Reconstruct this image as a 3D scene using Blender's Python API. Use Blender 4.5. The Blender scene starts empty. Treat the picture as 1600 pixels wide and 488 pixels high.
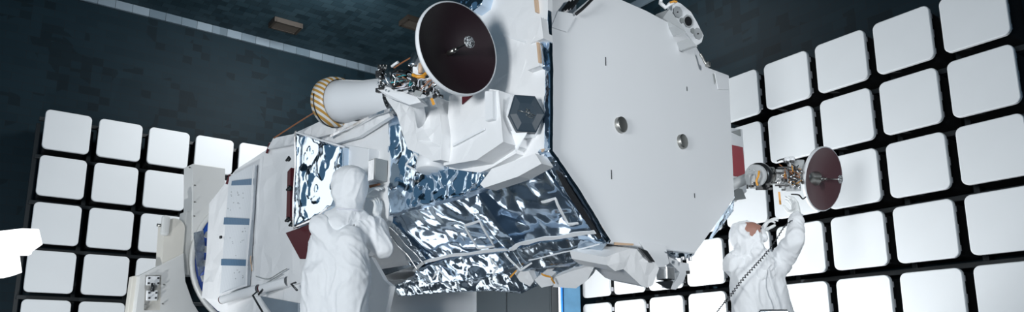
import bpy, bmesh, math, random
from mathutils import Vector, Matrix, noise
from mathutils.geometry import delaunay_2d_cdt
V = Vector
R = random.Random(7)
scene = bpy.context.scene
COL = scene.collection
rad = math.radians

# ------------------------------------------------------------------ camera
H = 1.4                                   # camera height above the floor
FPX = 1136.6
CXP, CYP = 800.0, 341.5
PITCH, ROLL = rad(11.334), rad(-.252)
CR = V((1, 0, 0)); CF = V((0, math.cos(PITCH), math.sin(PITCH))); CU = V((0, -math.sin(PITCH), math.cos(PITCH)))
CAMX = CR*math.cos(ROLL) + CU*math.sin(ROLL)
CAMY = -CR*math.sin(ROLL) + CU*math.cos(ROLL)
EYE = V((0, 0, H))
cam_d = bpy.data.cameras.new('camera'); cam = bpy.data.objects.new('camera', cam_d); COL.objects.link(cam)
cam_d.sensor_width = 36; cam_d.lens = FPX/1600*36; cam_d.shift_y = (CYP-244)/1600
cam_d.clip_start = .05; cam_d.clip_end = 100
m = Matrix((CAMX, CAMY, -CF)).transposed().to_4x4(); m.translation = EYE
cam.matrix_world = m
scene.camera = cam

def ray(x, y):
    return CF + CAMX*((x-CXP)/FPX) - CAMY*((y-CYP)/FPX)
def at(x, y, Y):                          # the point of the sight line at distance Y into the room
    r = ray(x, y); return EYE + r*(Y/r.y)
def hit(x, y, P, n):                      # where a sight line meets a real plane
    r = ray(x, y); return EYE + r*((P-EYE).dot(n)/r.dot(n))

# ------------------------------------------------------------------ object helpers
def tag(o, label=None, cat=None, group=None, kind=None):
    for k, v in (('label', label), ('category', cat), ('group', group), ('kind', kind)):
        if v: o[k] = v
    return o
def root_of(o):
    while o.parent: o = o.parent
    return o
def thing(name, label, cat, loc=(0, 0, 0), group=None):
    o = bpy.data.objects.new(name, None); COL.objects.link(o)
    o.empty_display_size = .1; o.location = loc
    return tag(o, label, cat, group)

class MB:
    """collects shapes in world coordinates, builds ONE mesh object"""
    def __init__(s): s.v = []; s.f = []; s.sm = []; s.mi = []; s.cur = 0
    def add(s, vs, fs, smooth=False):
        b = len(s.v); s.v += [V(p) for p in vs]
        for f in fs: s.f.append([b+i for i in f]); s.sm.append(smooth); s.mi.append(s.cur)
    def obox(s, c, X, Y, Z):              # half vectors
        c, X, Y, Z = V(c), V(X), V(Y), V(Z)
        vs = [c+X*i+Y*j+Z*k for i in (-1, 1) for j in (-1, 1) for k in (-1, 1)]
        fs = [(0, 1, 3, 2), (4, 6, 7, 5), (0, 4, 5, 1), (2, 3, 7, 6), (0, 2, 6, 4), (1, 5, 7, 3)]
        if X.cross(Y).dot(Z) < 0: fs = [f[::-1] for f in fs]
        s.add(vs, fs)
    def bbox(s, c, X, Y, Z, bev=.01):     # box with chamfered edges
        c, X, Y, Z = V(c), V(X), V(Y), V(Z)
        bm = bmesh.new(); bmesh.ops.create_cube(bm, size=2)
        M_ = Matrix((X, Y, Z)).transposed().to_4x4(); M_.translation = c
        bmesh.ops.transform(bm, matrix=M_, verts=bm.verts)
        if M_.determinant() < 0: bmesh.ops.reverse_faces(bm, faces=bm.faces)
        bmesh.ops.bevel(bm, geom=bm.edges[:], offset=bev, segments=2, affect='EDGES', profile=.5)
        bm.verts.index_update()
        s.add([v.co.copy() for v in bm.verts], [[v.index for v in f.verts] for f in bm.faces]); bm.free()
    def prism(s, poly, vec):              # closed polygon swept by vec
        n = len(poly); poly = [V(p) for p in poly]; vec = V(vec)
        nn = V((0, 0, 0))
        for i in range(n): nn += poly[i].cross(poly[(i+1) % n])
        if nn.dot(vec) > 0: poly = poly[::-1]
        vs = poly + [p+vec for p in poly]
        fs = [list(range(n)), [2*n-1-i for i in range(n)]] + [((i+1) % n, i, n+i, n+(i+1) % n) for i in range(n)]
        s.add(vs, fs)
    def loft(s, rings, caps=True, smooth=True, closed=True):
        n = len(rings[0]); vs = [V(p) for r in rings for p in r]; fs = []
        for k in range(len(rings)-1):
            for i in range(n if closed else n-1):
                j = (i+1) % n; fs.append((k*n+i, k*n+j, (k+1)*n+j, (k+1)*n+i))
        s.add(vs, fs, smooth)
        if caps and closed:
            b = len(s.v)-len(vs)
            s.f.append([b+i for i in range(n)][::-1]); s.sm.append(False); s.mi.append(s.cur)
            s.f.append([b+(len(rings)-1)*n+i for i in range(n)]); s.sm.append(False); s.mi.append(s.cur)
    def lathe(s, c, ax, prof, n=48, caps=False, smooth=True):   # prof: (r, h) pairs along the axis
        c = V(c); ax = V(ax).normalized(); u, w = basis(ax)
        s.loft([[c+ax*h+(u*math.cos(2*math.pi*i/n)+w*math.sin(2*math.pi*i/n))*max(r, 1e-4) for i in range(n)] for r, h in prof], caps, smooth)
    def cyl(s, a, b, r0, r1=None, n=20):
        a, b = V(a), V(b); r1 = r0 if r1 is None else r1
        s.lathe(a, b-a, [(r0, 0), (r1, (b-a).length)], n, True)
    def tube(s, pts, r, n=8):
        pts = [V(p) for p in pts]; rings = []; u = None
        for i, p in enumerate(pts):
            d = (pts[min(i+1, len(pts)-1)]-pts[max(i-1, 0)]).normalized()
            if u is None: u, w = basis(d)
            u = (u-d*u.dot(d)).normalized(); w = d.cross(u)
            rr = r[i] if isinstance(r, (list, tuple)) else r
            rings.append([p+(u*math.cos(2*math.pi*k/n)+w*math.sin(2*math.pi*k/n))*rr for k in range(n)])
        s.loft(rings)
    def sphere(s, c, r, n=16, sc=(1, 1, 1)):
        bm = bmesh.new(); bmesh.ops.create_uvsphere(bm, u_segments=n, v_segments=n//2+2, radius=r)
        bm.verts.index_update()
        s.add([V(c)+V((v.co.x*sc[0], v.co.y*sc[1], v.co.z*sc[2])) for v in bm.verts], [[v.index for v in f.verts] for f in bm.faces], True); bm.free()
    def build(s, name, mat, parent=None, label=None, smooth_angle=None):
        base = root_of(parent).location if parent else V((0, 0, 0))
        me = bpy.data.meshes.new(name)
        me.from_pydata([tuple(p-base) for p in s.v], [], s.f)
        for mm in (mat if isinstance(mat, list) else [mat]): me.materials.append(mm)
        for p, sm, mi in zip(me.polygons, s.sm, s.mi): p.use_smooth = sm; p.material_index = mi
        o = bpy.data.objects.new(name, me); COL.objects.link(o)
        if parent: o.parent = parent
        if label: o['label'] = label
        return o
def basis(d):
    d = V(d).normalized()
    u = d.cross(V((0, 0, 1)))
    if u.length < .05: u = d.cross(V((1, 0, 0)))
    u.normalize(); return u, d.cross(u)
def smooth_path(pts, k=6):                # Catmull-Rom through the points
    P = [V(p) for p in pts]; out = []
    for i in range(len(P)-1):
        a, b, c, d = P[max(i-1, 0)], P[i], P[i+1], P[min(i+2, len(P)-1)]
        for j in range(k):
            t = j/k
            out.append(.5*((2*b)+(c-a)*t+(2*a-5*b+4*c-d)*t*t+(3*b-a-3*c+d)*t**3))
    out.append(P[-1]); return out

# cloth / foil sheets -------------------------------------------------
def crumple(p, f=3., seed=0.):
    q = p*f+V((seed, seed*1.7, seed*.3))
    return abs(noise.noise(q))*1.2+.6*abs(noise.noise(q*2.3))+.10*abs(noise.noise(q*5.1))-.5
def facets(p, f=4., seed=0.):
    q = p*f+V((seed*1.3, seed, seed*2.1))
    d, pts = noise.voronoi(q)
    return (q-pts[0]).dot(V((math.sin(pts[0].x*7), math.cos(pts[0].y*5), math.sin(pts[0].z*9))))*.8
def sheet_pts(mb, poly3, n, amp=.02, res=.03, thick=.02, seed=0., mode='foil', f=3., edge=.35):
    """a crumpled sheet with real thickness inside a 3-D polygon; n is the outward normal"""
    if mode != 'foil': res = max(res*2.2, .07); edge = .15
    n = V(n).normalized(); poly3 = [V(p) for p in poly3]
    u = (poly3[1]-poly3[0]); u = (u-n*u.dot(n)).normalized(); w = n.cross(u); o = poly3[0]
    P2 = []
    for i in range(len(poly3)):
        a, b = poly3[i], poly3[(i+1) % len(poly3)]
        k = max(1, int((b-a).length/res))
        for j in range(k):
            p = a.lerp(b, j/k)-o; P2.append(V((p.dot(u), p.dot(w))))
    ar = sum(P2[i].x*P2[(i+1) % len(P2)].y-P2[(i+1) % len(P2)].x*P2[i].y for i in range(len(P2)))
    if ar < 0: P2 = P2[::-1]
    nb = len(P2)
    x0, x1 = min(p.x for p in P2), max(p.x for p in P2); y0, y1 = min(p.y for p in P2), max(p.y for p in P2)
    rr = random.Random(int(seed*100)+nb)
    pts = list(P2); jt = .3 if mode == 'foil' else .48
    def inside(x, y):
        c = False
        for i in range(nb):
            a, b = P2[i], P2[i-1]
            if (a.y > y) != (b.y > y) and x < (b.x-a.x)*(y-a.y)/(b.y-a.y)+a.x: c = not c
        return c
    yy = y0+res/2
    while yy < y1:
        xx = x0+res/2
        while xx < x1:
            X, Y = xx+rr.uniform(-jt, jt)*res, yy+rr.uniform(-jt, jt)*res
            if inside(X, Y) and min((V((X, Y))-b).length for b in P2[::1]) > res*.45: pts.append(V((X, Y)))
            xx += res
        yy += res
    vs, _, fs, ov, _, _ = delaunay_2d_cdt(pts, [], [list(range(nb))], 1, 1e-6)
    top = []
    fn = crumple if mode == 'foil' else (lambda X, f, sd: .45*noise.noise(X*f*.5+V((sd, 0, 0)))+rr.uniform(-.55, .55)*(1 if rr.random() < .6 else .2))
    for i, p in enumerate(vs):
        b = any(q < nb for q in ov[i])
        X = o+u*p.x+w*p.y
        top.append(X+n*(amp*fn(X, f, seed)*(edge if b else 1)))
    cnt = {}
    for f_ in fs:
        for a, b in zip(f_, list(f_[1:])+[f_[0]]): cnt[(a, b)] = 1
    N = len(top)
    vv = top+[p-n*thick for p in top]
    ff = [tuple(f_) for f_ in fs]+[tuple(N+i for i in f_[::-1]) for f_ in fs]
    mb.add(vv, ff, mode == 'foil')
    side = [(b, a, N+a, N+b) for (a, b) in cnt if (b, a) not in cnt]
    b0 = len(mb.v)-len(vv)
    for f_ in side: mb.f.append([b0+i for i in f_]); mb.sm.append(False); mb.mi.append(mb.cur)

# ------------------------------------------------------------------ materials
def nodes(name):
    m = bpy.data.materials.new(name); m.use_nodes = True
    nt = m.node_tree; b = nt.nodes['Principled BSDF']
    return m, nt, b
def mat(name, col, rough=.5, metal=0., bump=0., bscale=20., vary=0., vscale=6., spec=.5, coat=0., alpha=1., trans=0.):
    m, nt, b = nodes(name)
    b.inputs['Base Color'].default_value = (*col, 1); b.inputs['Roughness'].default_value = rough
    b.inputs['Metallic'].default_value = metal; b.inputs['Specular IOR Level'].default_value = spec
    b.inputs['Coat Weight'].default_value = coat; b.inputs['Alpha'].default_value = alpha
    b.inputs['Transmission Weight'].default_value = trans
    tc = nt.nodes.new('ShaderNodeTexCoord')
    if vary:
        nz = nt.nodes.new('ShaderNodeTexNoise'); nz.inputs['Scale'].default_value = vscale; nz.inputs['Detail'].default_value = 4
        mx = nt.nodes.new('ShaderNodeMix'); mx.data_type = 'RGBA'
        mx.inputs[6].default_value = (*[c*(1-vary) for c in col], 1); mx.inputs[7].default_value = (*[min(1, c*(1+vary)) for c in col], 1)
        nt.links.new(tc.outputs['Object'], nz.inputs['Vector']); nt.links.new(nz.outputs['Fac'], mx.inputs[0]); nt.links.new(mx.outputs[2], b.inputs['Base Color'])
    if bump:
        nz = nt.nodes.new('ShaderNodeTexNoise'); nz.inputs['Scale'].default_value = bscale; nz.inputs['Detail'].default_value = 5
        bp = nt.nodes.new('ShaderNodeBump'); bp.inputs['Strength'].default_value = bump; bp.inputs['Distance'].default_value = .02
        nt.links.new(tc.outputs['Object'], nz.inputs['Vector']); nt.links.new(nz.outputs['Fac'], bp.inputs['Height']); nt.links.new(bp.outputs['Normal'], b.inputs['Normal'])
    return m
def tile_mat(name, c1, c2, w, h, rough=.6, grout=(.01, .016, .02), axes=None, dark=.5):
    """absorber tiles: small square courses, a few of them clearly darker"""
    m, nt, b = nodes(name); b.inputs['Roughness'].default_value = rough; b.inputs['Specular IOR Level'].default_value = .15
    tc = nt.nodes.new('ShaderNodeTexCoord'); L = nt.links
    # local coordinates along the wall: two dot products
    comb = nt.nodes.new('ShaderNodeCombineXYZ')
    for k, ax in enumerate(axes):
        d = nt.nodes.new('ShaderNodeVectorMath'); d.operation = 'DOT_PRODUCT'; d.inputs[1].default_value = ax
        L.new(tc.outputs['Object'], d.inputs[0]); L.new(d.outputs['Value'], comb.inputs[k])
    br = nt.nodes.new('ShaderNodeTexBrick'); br.offset = .5; br.inputs['Scale'].default_value = 1
    br.inputs['Brick Width'].default_value = w; br.inputs['Row Height'].default_value = h
    br.inputs['Mortar Size'].default_value = .003; br.inputs['Bias'].default_value = 0
    br.inputs['Color1'].default_value = (*c1, 1); br.inputs['Color2'].default_value = (*c2, 1); br.inputs['Mortar'].default_value = (*grout, 1)
    L.new(comb.outputs[0], br.inputs['Vector'])
    # clusters of darker tiles
    sn = nt.nodes.new('ShaderNodeVectorMath'); sn.operation = 'SNAP'; sn.inputs[1].default_value = (w*.5, h, 1)
    L.new(comb.outputs[0], sn.inputs[0])
    wn = nt.nodes.new('ShaderNodeTexWhiteNoise'); wn.noise_dimensions = '2D'; L.new(sn.outputs[0], wn.inputs['Vector'])
    nz = nt.nodes.new('ShaderNodeTexNoise'); nz.inputs['Scale'].default_value = .9; nz.inputs['Detail'].default_value = 1; L.new(comb.outputs[0], nz.inputs['Vector'])
    ad = nt.nodes.new('ShaderNodeMath'); ad.operation = 'MULTIPLY_ADD'; ad.inputs[1].default_value = .45; L.new(wn.outputs['Value'], ad.inputs[0]); L.new(nz.outputs['Fac'], ad.inputs[2])
    gt = nt.nodes.new('ShaderNodeMath'); gt.operation = 'GREATER_THAN'; gt.inputs[1].default_value = .9; L.new(ad.outputs[0], gt.inputs[0])
    ml = nt.nodes.new('ShaderNodeMath'); ml.operation = 'MULTIPLY'; ml.inputs[1].default_value = dark; L.new(gt.outputs[0], ml.inputs[0])
    mx = nt.nodes.new('ShaderNodeMix'); mx.data_type = 'RGBA'; mx.inputs[7].default_value = (*[c*.35 for c in c1], 1)
    L.new(ml.outputs[0], mx.inputs[0]); L.new(br.outputs['Color'], mx.inputs[6]); L.new(mx.outputs[2], b.inputs['Base Color'])
    return m
def foil_mat(name, col, rough, bump, sc):
    m, nt, b = nodes(name); L = nt.links
    b.inputs['Base Color'].default_value = (*col, 1); b.inputs['Metallic'].default_value = 1; b.inputs['Roughness'].default_value = rough
    tc = nt.nodes.new('ShaderNodeTexCoord')
    nz = nt.nodes.new('ShaderNodeTexNoise'); nz.inputs['Scale'].default_value = sc; nz.inputs['Detail'].default_value = 2; nz.inputs['Distortion'].default_value = .6
    L.new(tc.outputs['Object'], nz.inputs['Vector'])
    vo = nt.nodes.new('ShaderNodeTexVoronoi'); vo.feature = 'DISTANCE_TO_EDGE'; vo.inputs['Scale'].default_value = sc*.8
    L.new(tc.outputs['Object'], vo.inputs['Vector'])
    ad = nt.nodes.new('ShaderNodeMath'); ad.operation = 'MULTIPLY_ADD'; ad.inputs[1].default_value = .5; L.new(vo.outputs['Distance'], ad.inputs[0]); L.new(nz.outputs['Fac'], ad.inputs[2])
    bp = nt.nodes.new('ShaderNodeBump'); bp.inputs['Strength'].default_value = bump; bp.inputs['Distance'].default_value = .03
    L.new(ad.outputs[0], bp.inputs['Height']); L.new(bp.outputs['Normal'], b.inputs['Normal'])
    return m
def stripe_mat(name, c1, c2, ax, period, duty=.5, rough=.5):
    m, nt, b = nodes(name); L = nt.links; b.inputs['Roughness'].default_value = rough
    tc = nt.nodes.new('ShaderNodeTexCoord')
    d = nt.nodes.new('ShaderNodeVectorMath'); d.operation = 'DOT_PRODUCT'; d.inputs[1].default_value = V(ax)/period
    L.new(tc.outputs['Object'], d.inputs[0])
    fr = nt.nodes.new('ShaderNodeMath'); fr.operation = 'FRACT'; L.new(d.outputs['Value'], fr.inputs[0])
    gt = nt.nodes.new('ShaderNodeMath'); gt.operation = 'GREATER_THAN'; gt.inputs[1].default_value = duty; L.new(fr.outputs[0], gt.inputs[0])
    mx = nt.nodes.new('ShaderNodeMix'); mx.data_type = 'RGBA'; mx.inputs[6].default_value = (*c1, 1); mx.inputs[7].default_value = (*c2, 1)
    L.new(gt.outputs[0], mx.inputs[0]); L.new(mx.outputs[2], b.inputs['Base Color'])
    return m
# ------------------------------------------------------------------ palette
M = {}
M['panel'] = mat('white_panel_foam', (.76, .79, .81), .65, vary=.03, vscale=2)
M['black'] = mat('black_absorber', (.006, .008, .010), .8, bump=.4, bscale=40)
M['rail'] = mat('dark_rail', (.02, .026, .03), .45)
M['clip'] = mat('pale_clip', (.75, .76, .82), .5)
M['white'] = mat('white_blanket', (.86, .87, .88), .5, bump=.25, bscale=9, vary=.03, vscale=3)
M['white2'] = mat('white_painted', (.84, .86, .88), .42, bump=.06, bscale=4)
M['flat'] = mat('white_film', (.80, .82, .84), .5, bump=.05, bscale=3, vary=.02, vscale=1.5)
M['paint'] = mat('fixture_enamel', (.70, .71, .70), .35, vary=.06, vscale=2)
M['cream'] = mat('cream_enamel', (.72, .70, .64), .4)
M['foil'] = foil_mat('silver_foil', (.62, .74, .87), .13, .15, 4)
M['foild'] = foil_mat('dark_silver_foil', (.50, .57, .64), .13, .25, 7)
M['silver'] = mat('bright_metal', (.72, .73, .74), .25, 1, bump=.05)
M['steel'] = mat('dull_steel', (.38, .38, .36), .38, 1)
M['dark'] = mat('dark_plastic', (.015, .016, .018), .4)
M['gun'] = mat('gunmetal', (.05, .055, .06), .3, .7)
M['blue'] = mat('blue_anodised', (.014, .07, .36), .35)
M['bluebright'] = mat('bright_blue_edge', (.01, .16, .85), .4)
M['bluesteel'] = mat('blue_steel', (.045, .13, .22), .35, bump=.1, vary=.4, vscale=5)
M['copper'] = mat('kapton_tape', (.62, .44, .30), .4, vary=.15)
M['orange'] = mat('amber_tape', (.75, .34, .04), .35)
M['teal'] = mat('teal_wire', (.05, .35, .40), .4)
M['brownwire'] = mat('brown_wire', (.30, .12, .05), .4)
M['maroon'] = mat('maroon_enamel', (.085, .012, .018), .5, spec=.25)
M['red'] = mat('red_cover', (.33, .02, .035), .5)
M['dish'] = mat('dark_plum_reflector', (.017, .0075, .0105), .45, bump=.05, bscale=60, spec=.35)
M['dish_lit'] = mat('lit_plum_reflector', (.13, .060, .068), .40, bump=.05, bscale=60, spec=.5)  # paler copy of the plum: the far dish's lit look put into the colour
M['capblue'] = mat('blue_black_cover', (.030, .048, .066), .42, spec=.4, bump=.08, bscale=6)
M['grey'] = mat('grey_coating', (.42, .44, .45), .5)
M['greypatch'] = mat('grey_patch', (.33, .35, .35), .5)
M['suit'] = mat('white_coverall_fabric', (.86, .88, .90), .75, bump=.35, bscale=9)
M['glove'] = mat('white_glove_nylon', (.78, .80, .80), .6, bump=.15, bscale=60)
M['skin'] = mat('skin', (.38, .19, .145), .55)
M['radiator'] = mat('mirror_radiator', (.16, .20, .24), .15, .9, bump=.08, bscale=5)
M['vent'] = mat('vent_brown', (.035, .028, .022), .6)
M['bluegrey'] = mat('blue_grey_coating', (.20, .25, .30), .3, vary=.3, vscale=4)

# ------------------------------------------------------------------ the chamber
K = 1.15
AZ = .9287
DL = V((math.sin(AZ), math.cos(AZ), 0)); DR = V((math.cos(AZ), -math.sin(AZ), 0)); UP = V((0, 0, 1))
NL, NR = DR, -DL                           # into the room
PL = V((-5.9756*K, 8.8843*K, 3.2423*K+H)); PR = V((2.4283*K, 8.0606*K, 3.2324*K+H))
PITCHP, SIZE, STAND = .61*K, .5169*K, .66*K
CEIL = 5.255*K+H
WL, WR = PL-NL*STAND, PR-NR*STAND          # points on the two wall faces
# corner of the two wall faces
t_ = (WR-WL).dot(DL); C0 = WL+DL*t_; C0.z = 0
LEN_L, LEN_R = 12.5, 17.0
X0, X1, X2, X3 = C0, C0-DL*LEN_L, C0-DL*LEN_L+DR*LEN_R, C0+DR*LEN_R
wallL = tile_mat('teal_wall_tiles_a', (.0055, .017, .025), (.0075, .021, .030), .30, .13, axes=(DL, UP), dark=.5)
wallR = tile_mat('teal_wall_tiles_b', (.0055, .017, .025), (.0075, .021, .030), .30, .13, axes=(DR, UP), dark=.5)
ceilM = tile_mat('teal_ceiling_tiles', (.015, .034, .046), (.030, .058, .074), .22, .16, axes=(DL, DR), dark=.4)
floorM = mat('pale_floor', (.14, .17, .20), .35, vary=.08)
trimM = tile_mat('pale_edge_tiles', (.13, .18, .22), (.24, .30, .35), .26, .3, axes=(DL, UP), dark=.35)
def struct(name, mb, mt):
    return tag(mb.build(name, mt), kind='structure')
b = MB(); b.prism([X0, X1, X2, X3], (0, 0, -.2)); struct('floor', b, floorM)
b = MB(); b.prism([p+UP*CEIL for p in (X0, X1, X2, X3)], (0, 0, .2)); struct('ceiling', b, ceilM)
def wall(name, a, c, out, mt):
    b = MB(); b.prism([a, c, c+UP*CEIL, a+UP*CEIL], out*.2); struct(name, b, mt)
wall('wall_left', X0, X1, -NL, wallL); wall('wall_right', X0, X3, -NR, wallR)
b = MB(); b.obox((X0+X1)/2+NL*.02+UP*(CEIL-.072), DL*LEN_L/2, NL*.02, UP*.072); struct('trim_1', b, trimM)
b = MB(); b.obox((X0+X3)/2+NR*.02+UP*(CEIL-.072), DR*LEN_R/2, NR*.02, UP*.072); struct('trim_2', b, trimM)

# ceiling vents
for i, (x, y, lab) in enumerate([(446.5, 37, 'dark brown recessed ceiling vent box left of the plum dish'), (650, 34, 'dark brown ceiling vent box half hidden behind the upper plum dish')]):
    P = hit(x, y, V((0, 0, CEIL)), UP)
    t = thing('ceiling_vent', lab, 'vent', P, 'ceiling vents')
    b = MB(); hw, hl, hh = .235, .15, .09
    for s1 in (-1, 1):
        b.obox(P+DL*s1*hw-UP*hh/2, DL*.02, DR*(hl+.02), UP*hh/2); b.obox(P+DR*s1*hl-UP*hh/2, DL*hw, DR*.02, UP*hh/2)
    b.build('frame', M['vent'], t)
    b = MB()
    for k in range(7): b.obox(P+DR*(k-3)*.042-UP*.07, DL*hw, DR*.02+UP*.008, UP*.004)
    b.obox(P-UP*.01, DL*hw, DR*hl, UP*.01)
    b.build('louvre', mat('vent_louvre', (.05, .042, .034), .6), t)

# ------------------------------------------------------------------ wall panels
def rrect(c, X, Y, hw, hh, r, k=5):
    out = []
    for sx, sy, a0 in ((1, 1, 0), (-1, 1, 90), (-1, -1, 180), (1, -1, 270)):
        for i in range(k+1):
            a = rad(a0+90*i/k)
            out.append(c+X*(sx*(hw-r)+r*math.cos(a))+Y*(sy*(hh-r)+r*math.sin(a)))
    return out
ORD = ['first', 'second', 'third', 'fourth', 'fifth', 'sixth', 'seventh', 'eighth', 'ninth']
ROWN = ['top row', 'second row', 'third row', 'fourth row', 'fifth row']
proto = {}
def wall_panel(P, D, N, side, label, group):
    """P: top left corner of the face"""
    hs = SIZE/2; c = P+D*hs-UP*hs
    if side in proto:
        src = proto[side]; r = src.copy(); COL.objects.link(r); r.location = c; r['label'] = label
        for ch in src.children:
            d = ch.copy(); COL.objects.link(d); d.parent = r
        return
    t = thing('foam_panel', label, 'panel', c, group); t['kind'] = 'thing'; proto[side] = t
    b = MB(); f = rrect(c, D, UP, hs, hs, .055*K); f2 = rrect(c-N*.006, D, UP, hs+.003, hs+.003, .058*K)
    f0 = rrect(c, D, UP, hs-.004, hs-.004, .052*K); fb = rrect(c-N*.045, D, UP, hs+.003, hs+.003, .058*K)
    rings = [f0, f2, fb] if (D.cross(UP)).dot(N) < 0 else [f0, f2, fb]
    if D.cross(UP).dot(N) > 0: rings = [r[::-1] for r in rings]
    b.loft(rings[::1], True, False); b.build('front_plate', M['panel'], t)
    b = MB(); hb = hs-.03
    b.bbox(c-N*(.045+.26), D*hb, N*.26, UP*hb, .02); b.build('absorber_block', M['black'], t)
    s = D if side == 'R' else -D          # the flank that faces the camera
    for z in (.20, .0, -.20):
        b = MB(); b.bbox(c+s*(hs-.022)-N*.075+UP*z, s*.012, N*.03, UP*(.030 if z else .045), .003)
        b.build('clip', M['clip'], t)
for c in range(0, 6):
    for r in range(0, 5):
        if c == 5 and r > 0: continue
        if c == 4 and r > 1: continue
        if c == 3 and r > 2: continue
        wall_panel(PL+DL*PITCHP*c-UP*PITCHP*r, DL, NL, 'L', 'white rounded square panel on the left-hand wall, %s, %s from its left end' % (ROWN[r], ORD[c]), 'left wall panels')
for c in range(-4, 5):
    for r in range(0, 5):
        if c < 0 and r < 2: continue
        if c < -1 and r < 3: continue
        wall_panel(PR+DR*PITCHP*c-UP*PITCHP*r, DR, NR, 'R', 'white rounded square panel on the right-hand wall, %s, %s from its right end' % (ROWN[r], ORD[4-c]), 'right wall panels')
# carrier frames behind the panels (dark rails in the gaps)
def rack(name, P, D, N, c0, c1, label):
    t = bpy.data.objects.new(name, None); COL.objects.link(t); t.location = (P.x, P.y, 0); t['kind'] = 'structure'
    a0 = c0*PITCHP-.06; a1 = (c1+1)*PITCHP-.05
    L_ = (a1-a0)/2; mid = P+D*(a0+a1)/2
    for k in range(0, 8):
        z = P.z-k*PITCHP+.055
        if k == 0: z = P.z-.06
        b = MB(); b.bbox(V((mid.x, mid.y, z))-N*(.36), D*L_, N*.03, UP*.03, .006); b.build('rail', M['rail'], t)
    for k in range(c0, c1+2):
        q = P+D*(k*PITCHP-.05)-N*.50
        b = MB(); b.bbox(V((q.x, q.y, (P.z-.1)/2)), D*.03, N*.03, UP*(P.z-.1)/2, .006); b.build('post', M['rail'], t)
rack('panel_rack_left', PL, DL, NL, 0, 8, 'black rail rack carrying the white panels of the left-hand wall')
rack('panel_rack_right', PR, DR, NR, -4, 4, 'black rail rack carrying the white panels of the right-hand wall')
# dark backing that closes the gaps just behind the blocks
# ------------------------------------------------------------------ the spacecraft frame
r2 = math.sqrt(.5)
O = V((.24, 4.8, H)); A = V((-r2, r2, 0)); E = V((r2, r2, 0))      # A: aft along the body, E: across the front panel
def S(s, w, z): return O+A*s+E*w+UP*z
class Plane:
    def __init__(s, P, n): s.P = V(P); s.n = V(n).normalized()
    def __call__(s, pts, off=0.):
        return [hit(x, y, s.P+s.n*off, s.n) for x, y in pts]
SIDE = Plane(O, -E)                        # left flank, w = 0
FRONT = Plane(O, -A)                       # front panel, s = 0
dd = (E*.66-UP*.55).normalized(); nd = V(dd.cross(A)).normalized()
if nd.z > 0: nd = -nd
DIAG = Plane(S(0, .03, 1.42), nd)          # sloping lower flank
UNDER = Plane(S(0, 0, .87), -UP)
sat = thing('spacecraft', 'large white and silver foil spacecraft held horizontally above the floor, octagonal front panel facing right', 'spacecraft', S(2.6, 1.0, .9))

def slab(name, pl, pts, off, th, mt, parent=sat, label=None, bev=.006):
    """flat plate with softened rim: traced on its plane, raised by off, thickness th inward"""
    P = pl(pts, off); c = sum(P, V((0, 0, 0)))/len(P)
    b = MB(); nrm = pl.n
    Pi = [p+(c-p).normalized()*bev for p in P]
    rings = [[p-nrm*th for p in P], [p-nrm*bev for p in P], Pi]
    area = V((0, 0, 0))
    for i in range(len(P)): area += P[i].cross(P[(i+1) % len(P)])
    if area.dot(nrm) < 0: rings = [r[::-1] for r in rings]
    b.loft(rings, True, False)
    return b.build(name, mt, parent, label)
def sheet(name, pl, pts, off, mt, amp=.02, res=.03, th=.02, seed=0., mode='foil', f=3., parent=sat, label=None, edge=.35):
    b = MB(); sheet_pts(b, pl(pts, off), pl.n, amp, res, th, seed, mode, f, edge)
    return b.build(name, mt, parent, label)
def pouch(name, pl, pts, off, depth, mt, amp=.02, seed=0., f=5., parent=sat, res=.035, label=None, shrink=.0, mode='facet'):
    """a blanket-wrapped box: creased front sheet plus side walls back to the body"""
    P = pl(pts, off); c = sum(P, V((0, 0, 0)))/len(P); b = MB()
    sheet_pts(b, P, pl.n, amp, res, .01, seed, mode, f, .3)
    Q = [p+(p-c)*shrink-pl.n*depth for p in P]
    a = V((0, 0, 0))
    for i in range(len(P)): a += P[i].cross(P[(i+1) % len(P)])
    rings = [Q, [p-pl.n*.008 for p in P]]
    if a.dot(pl.n) < 0: rings = [r[::-1] for r in rings]
    b.loft(rings, True, False)
    return b.build(name, mt, parent, label)

# bus body ---------------------------------------------------------------
b = MB()
prof = [(.04, 1.43), (.04, 2.48), (.35, 2.55), (.75, 2.84), (1.9, 2.88), (2.3, 2.66), (2.58, 2.66), (2.56, 1.53), (1.84, .93), (.70, .90)]
prof2 = [(.04, 1.45), (.04, 2.14), (.35, 2.30), (.8, 2.40), (1.8, 2.40), (2.2, 2.30), (2.4, 2.15), (2.38, 1.5), (1.8, .95), (.66, .93)]
prof3 = [(.05, 1.35), (.05, 2.26), (.35, 2.32), (.75, 2.36), (1.5, 2.36), (1.8, 2.26), (1.95, 2.1), (1.95, 1.4), (1.6, .93), (.40, .93)]
b.loft([[S(s, w, z) for w, z in pr_] for s, pr_ in ((.10, prof), (1.15, prof), (1.9, prof2), (2.1, prof3), (5.25, prof3))][::-1], True, False)
b.build('bus_body', M['white'], sat)
# adapter cone towards the handling ring
RC = (6.02, .83, 1.36)
b = MB(); b.lathe(S(5.2, .93, 1.5), (S(RC[0], RC[1], RC[2])-S(5.2, .93, 1.5)), [(.60, 0), (.56, .45), (.54, .78)], 48, True)
b.build('adapter_cone', M['white2'], sat)

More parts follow.
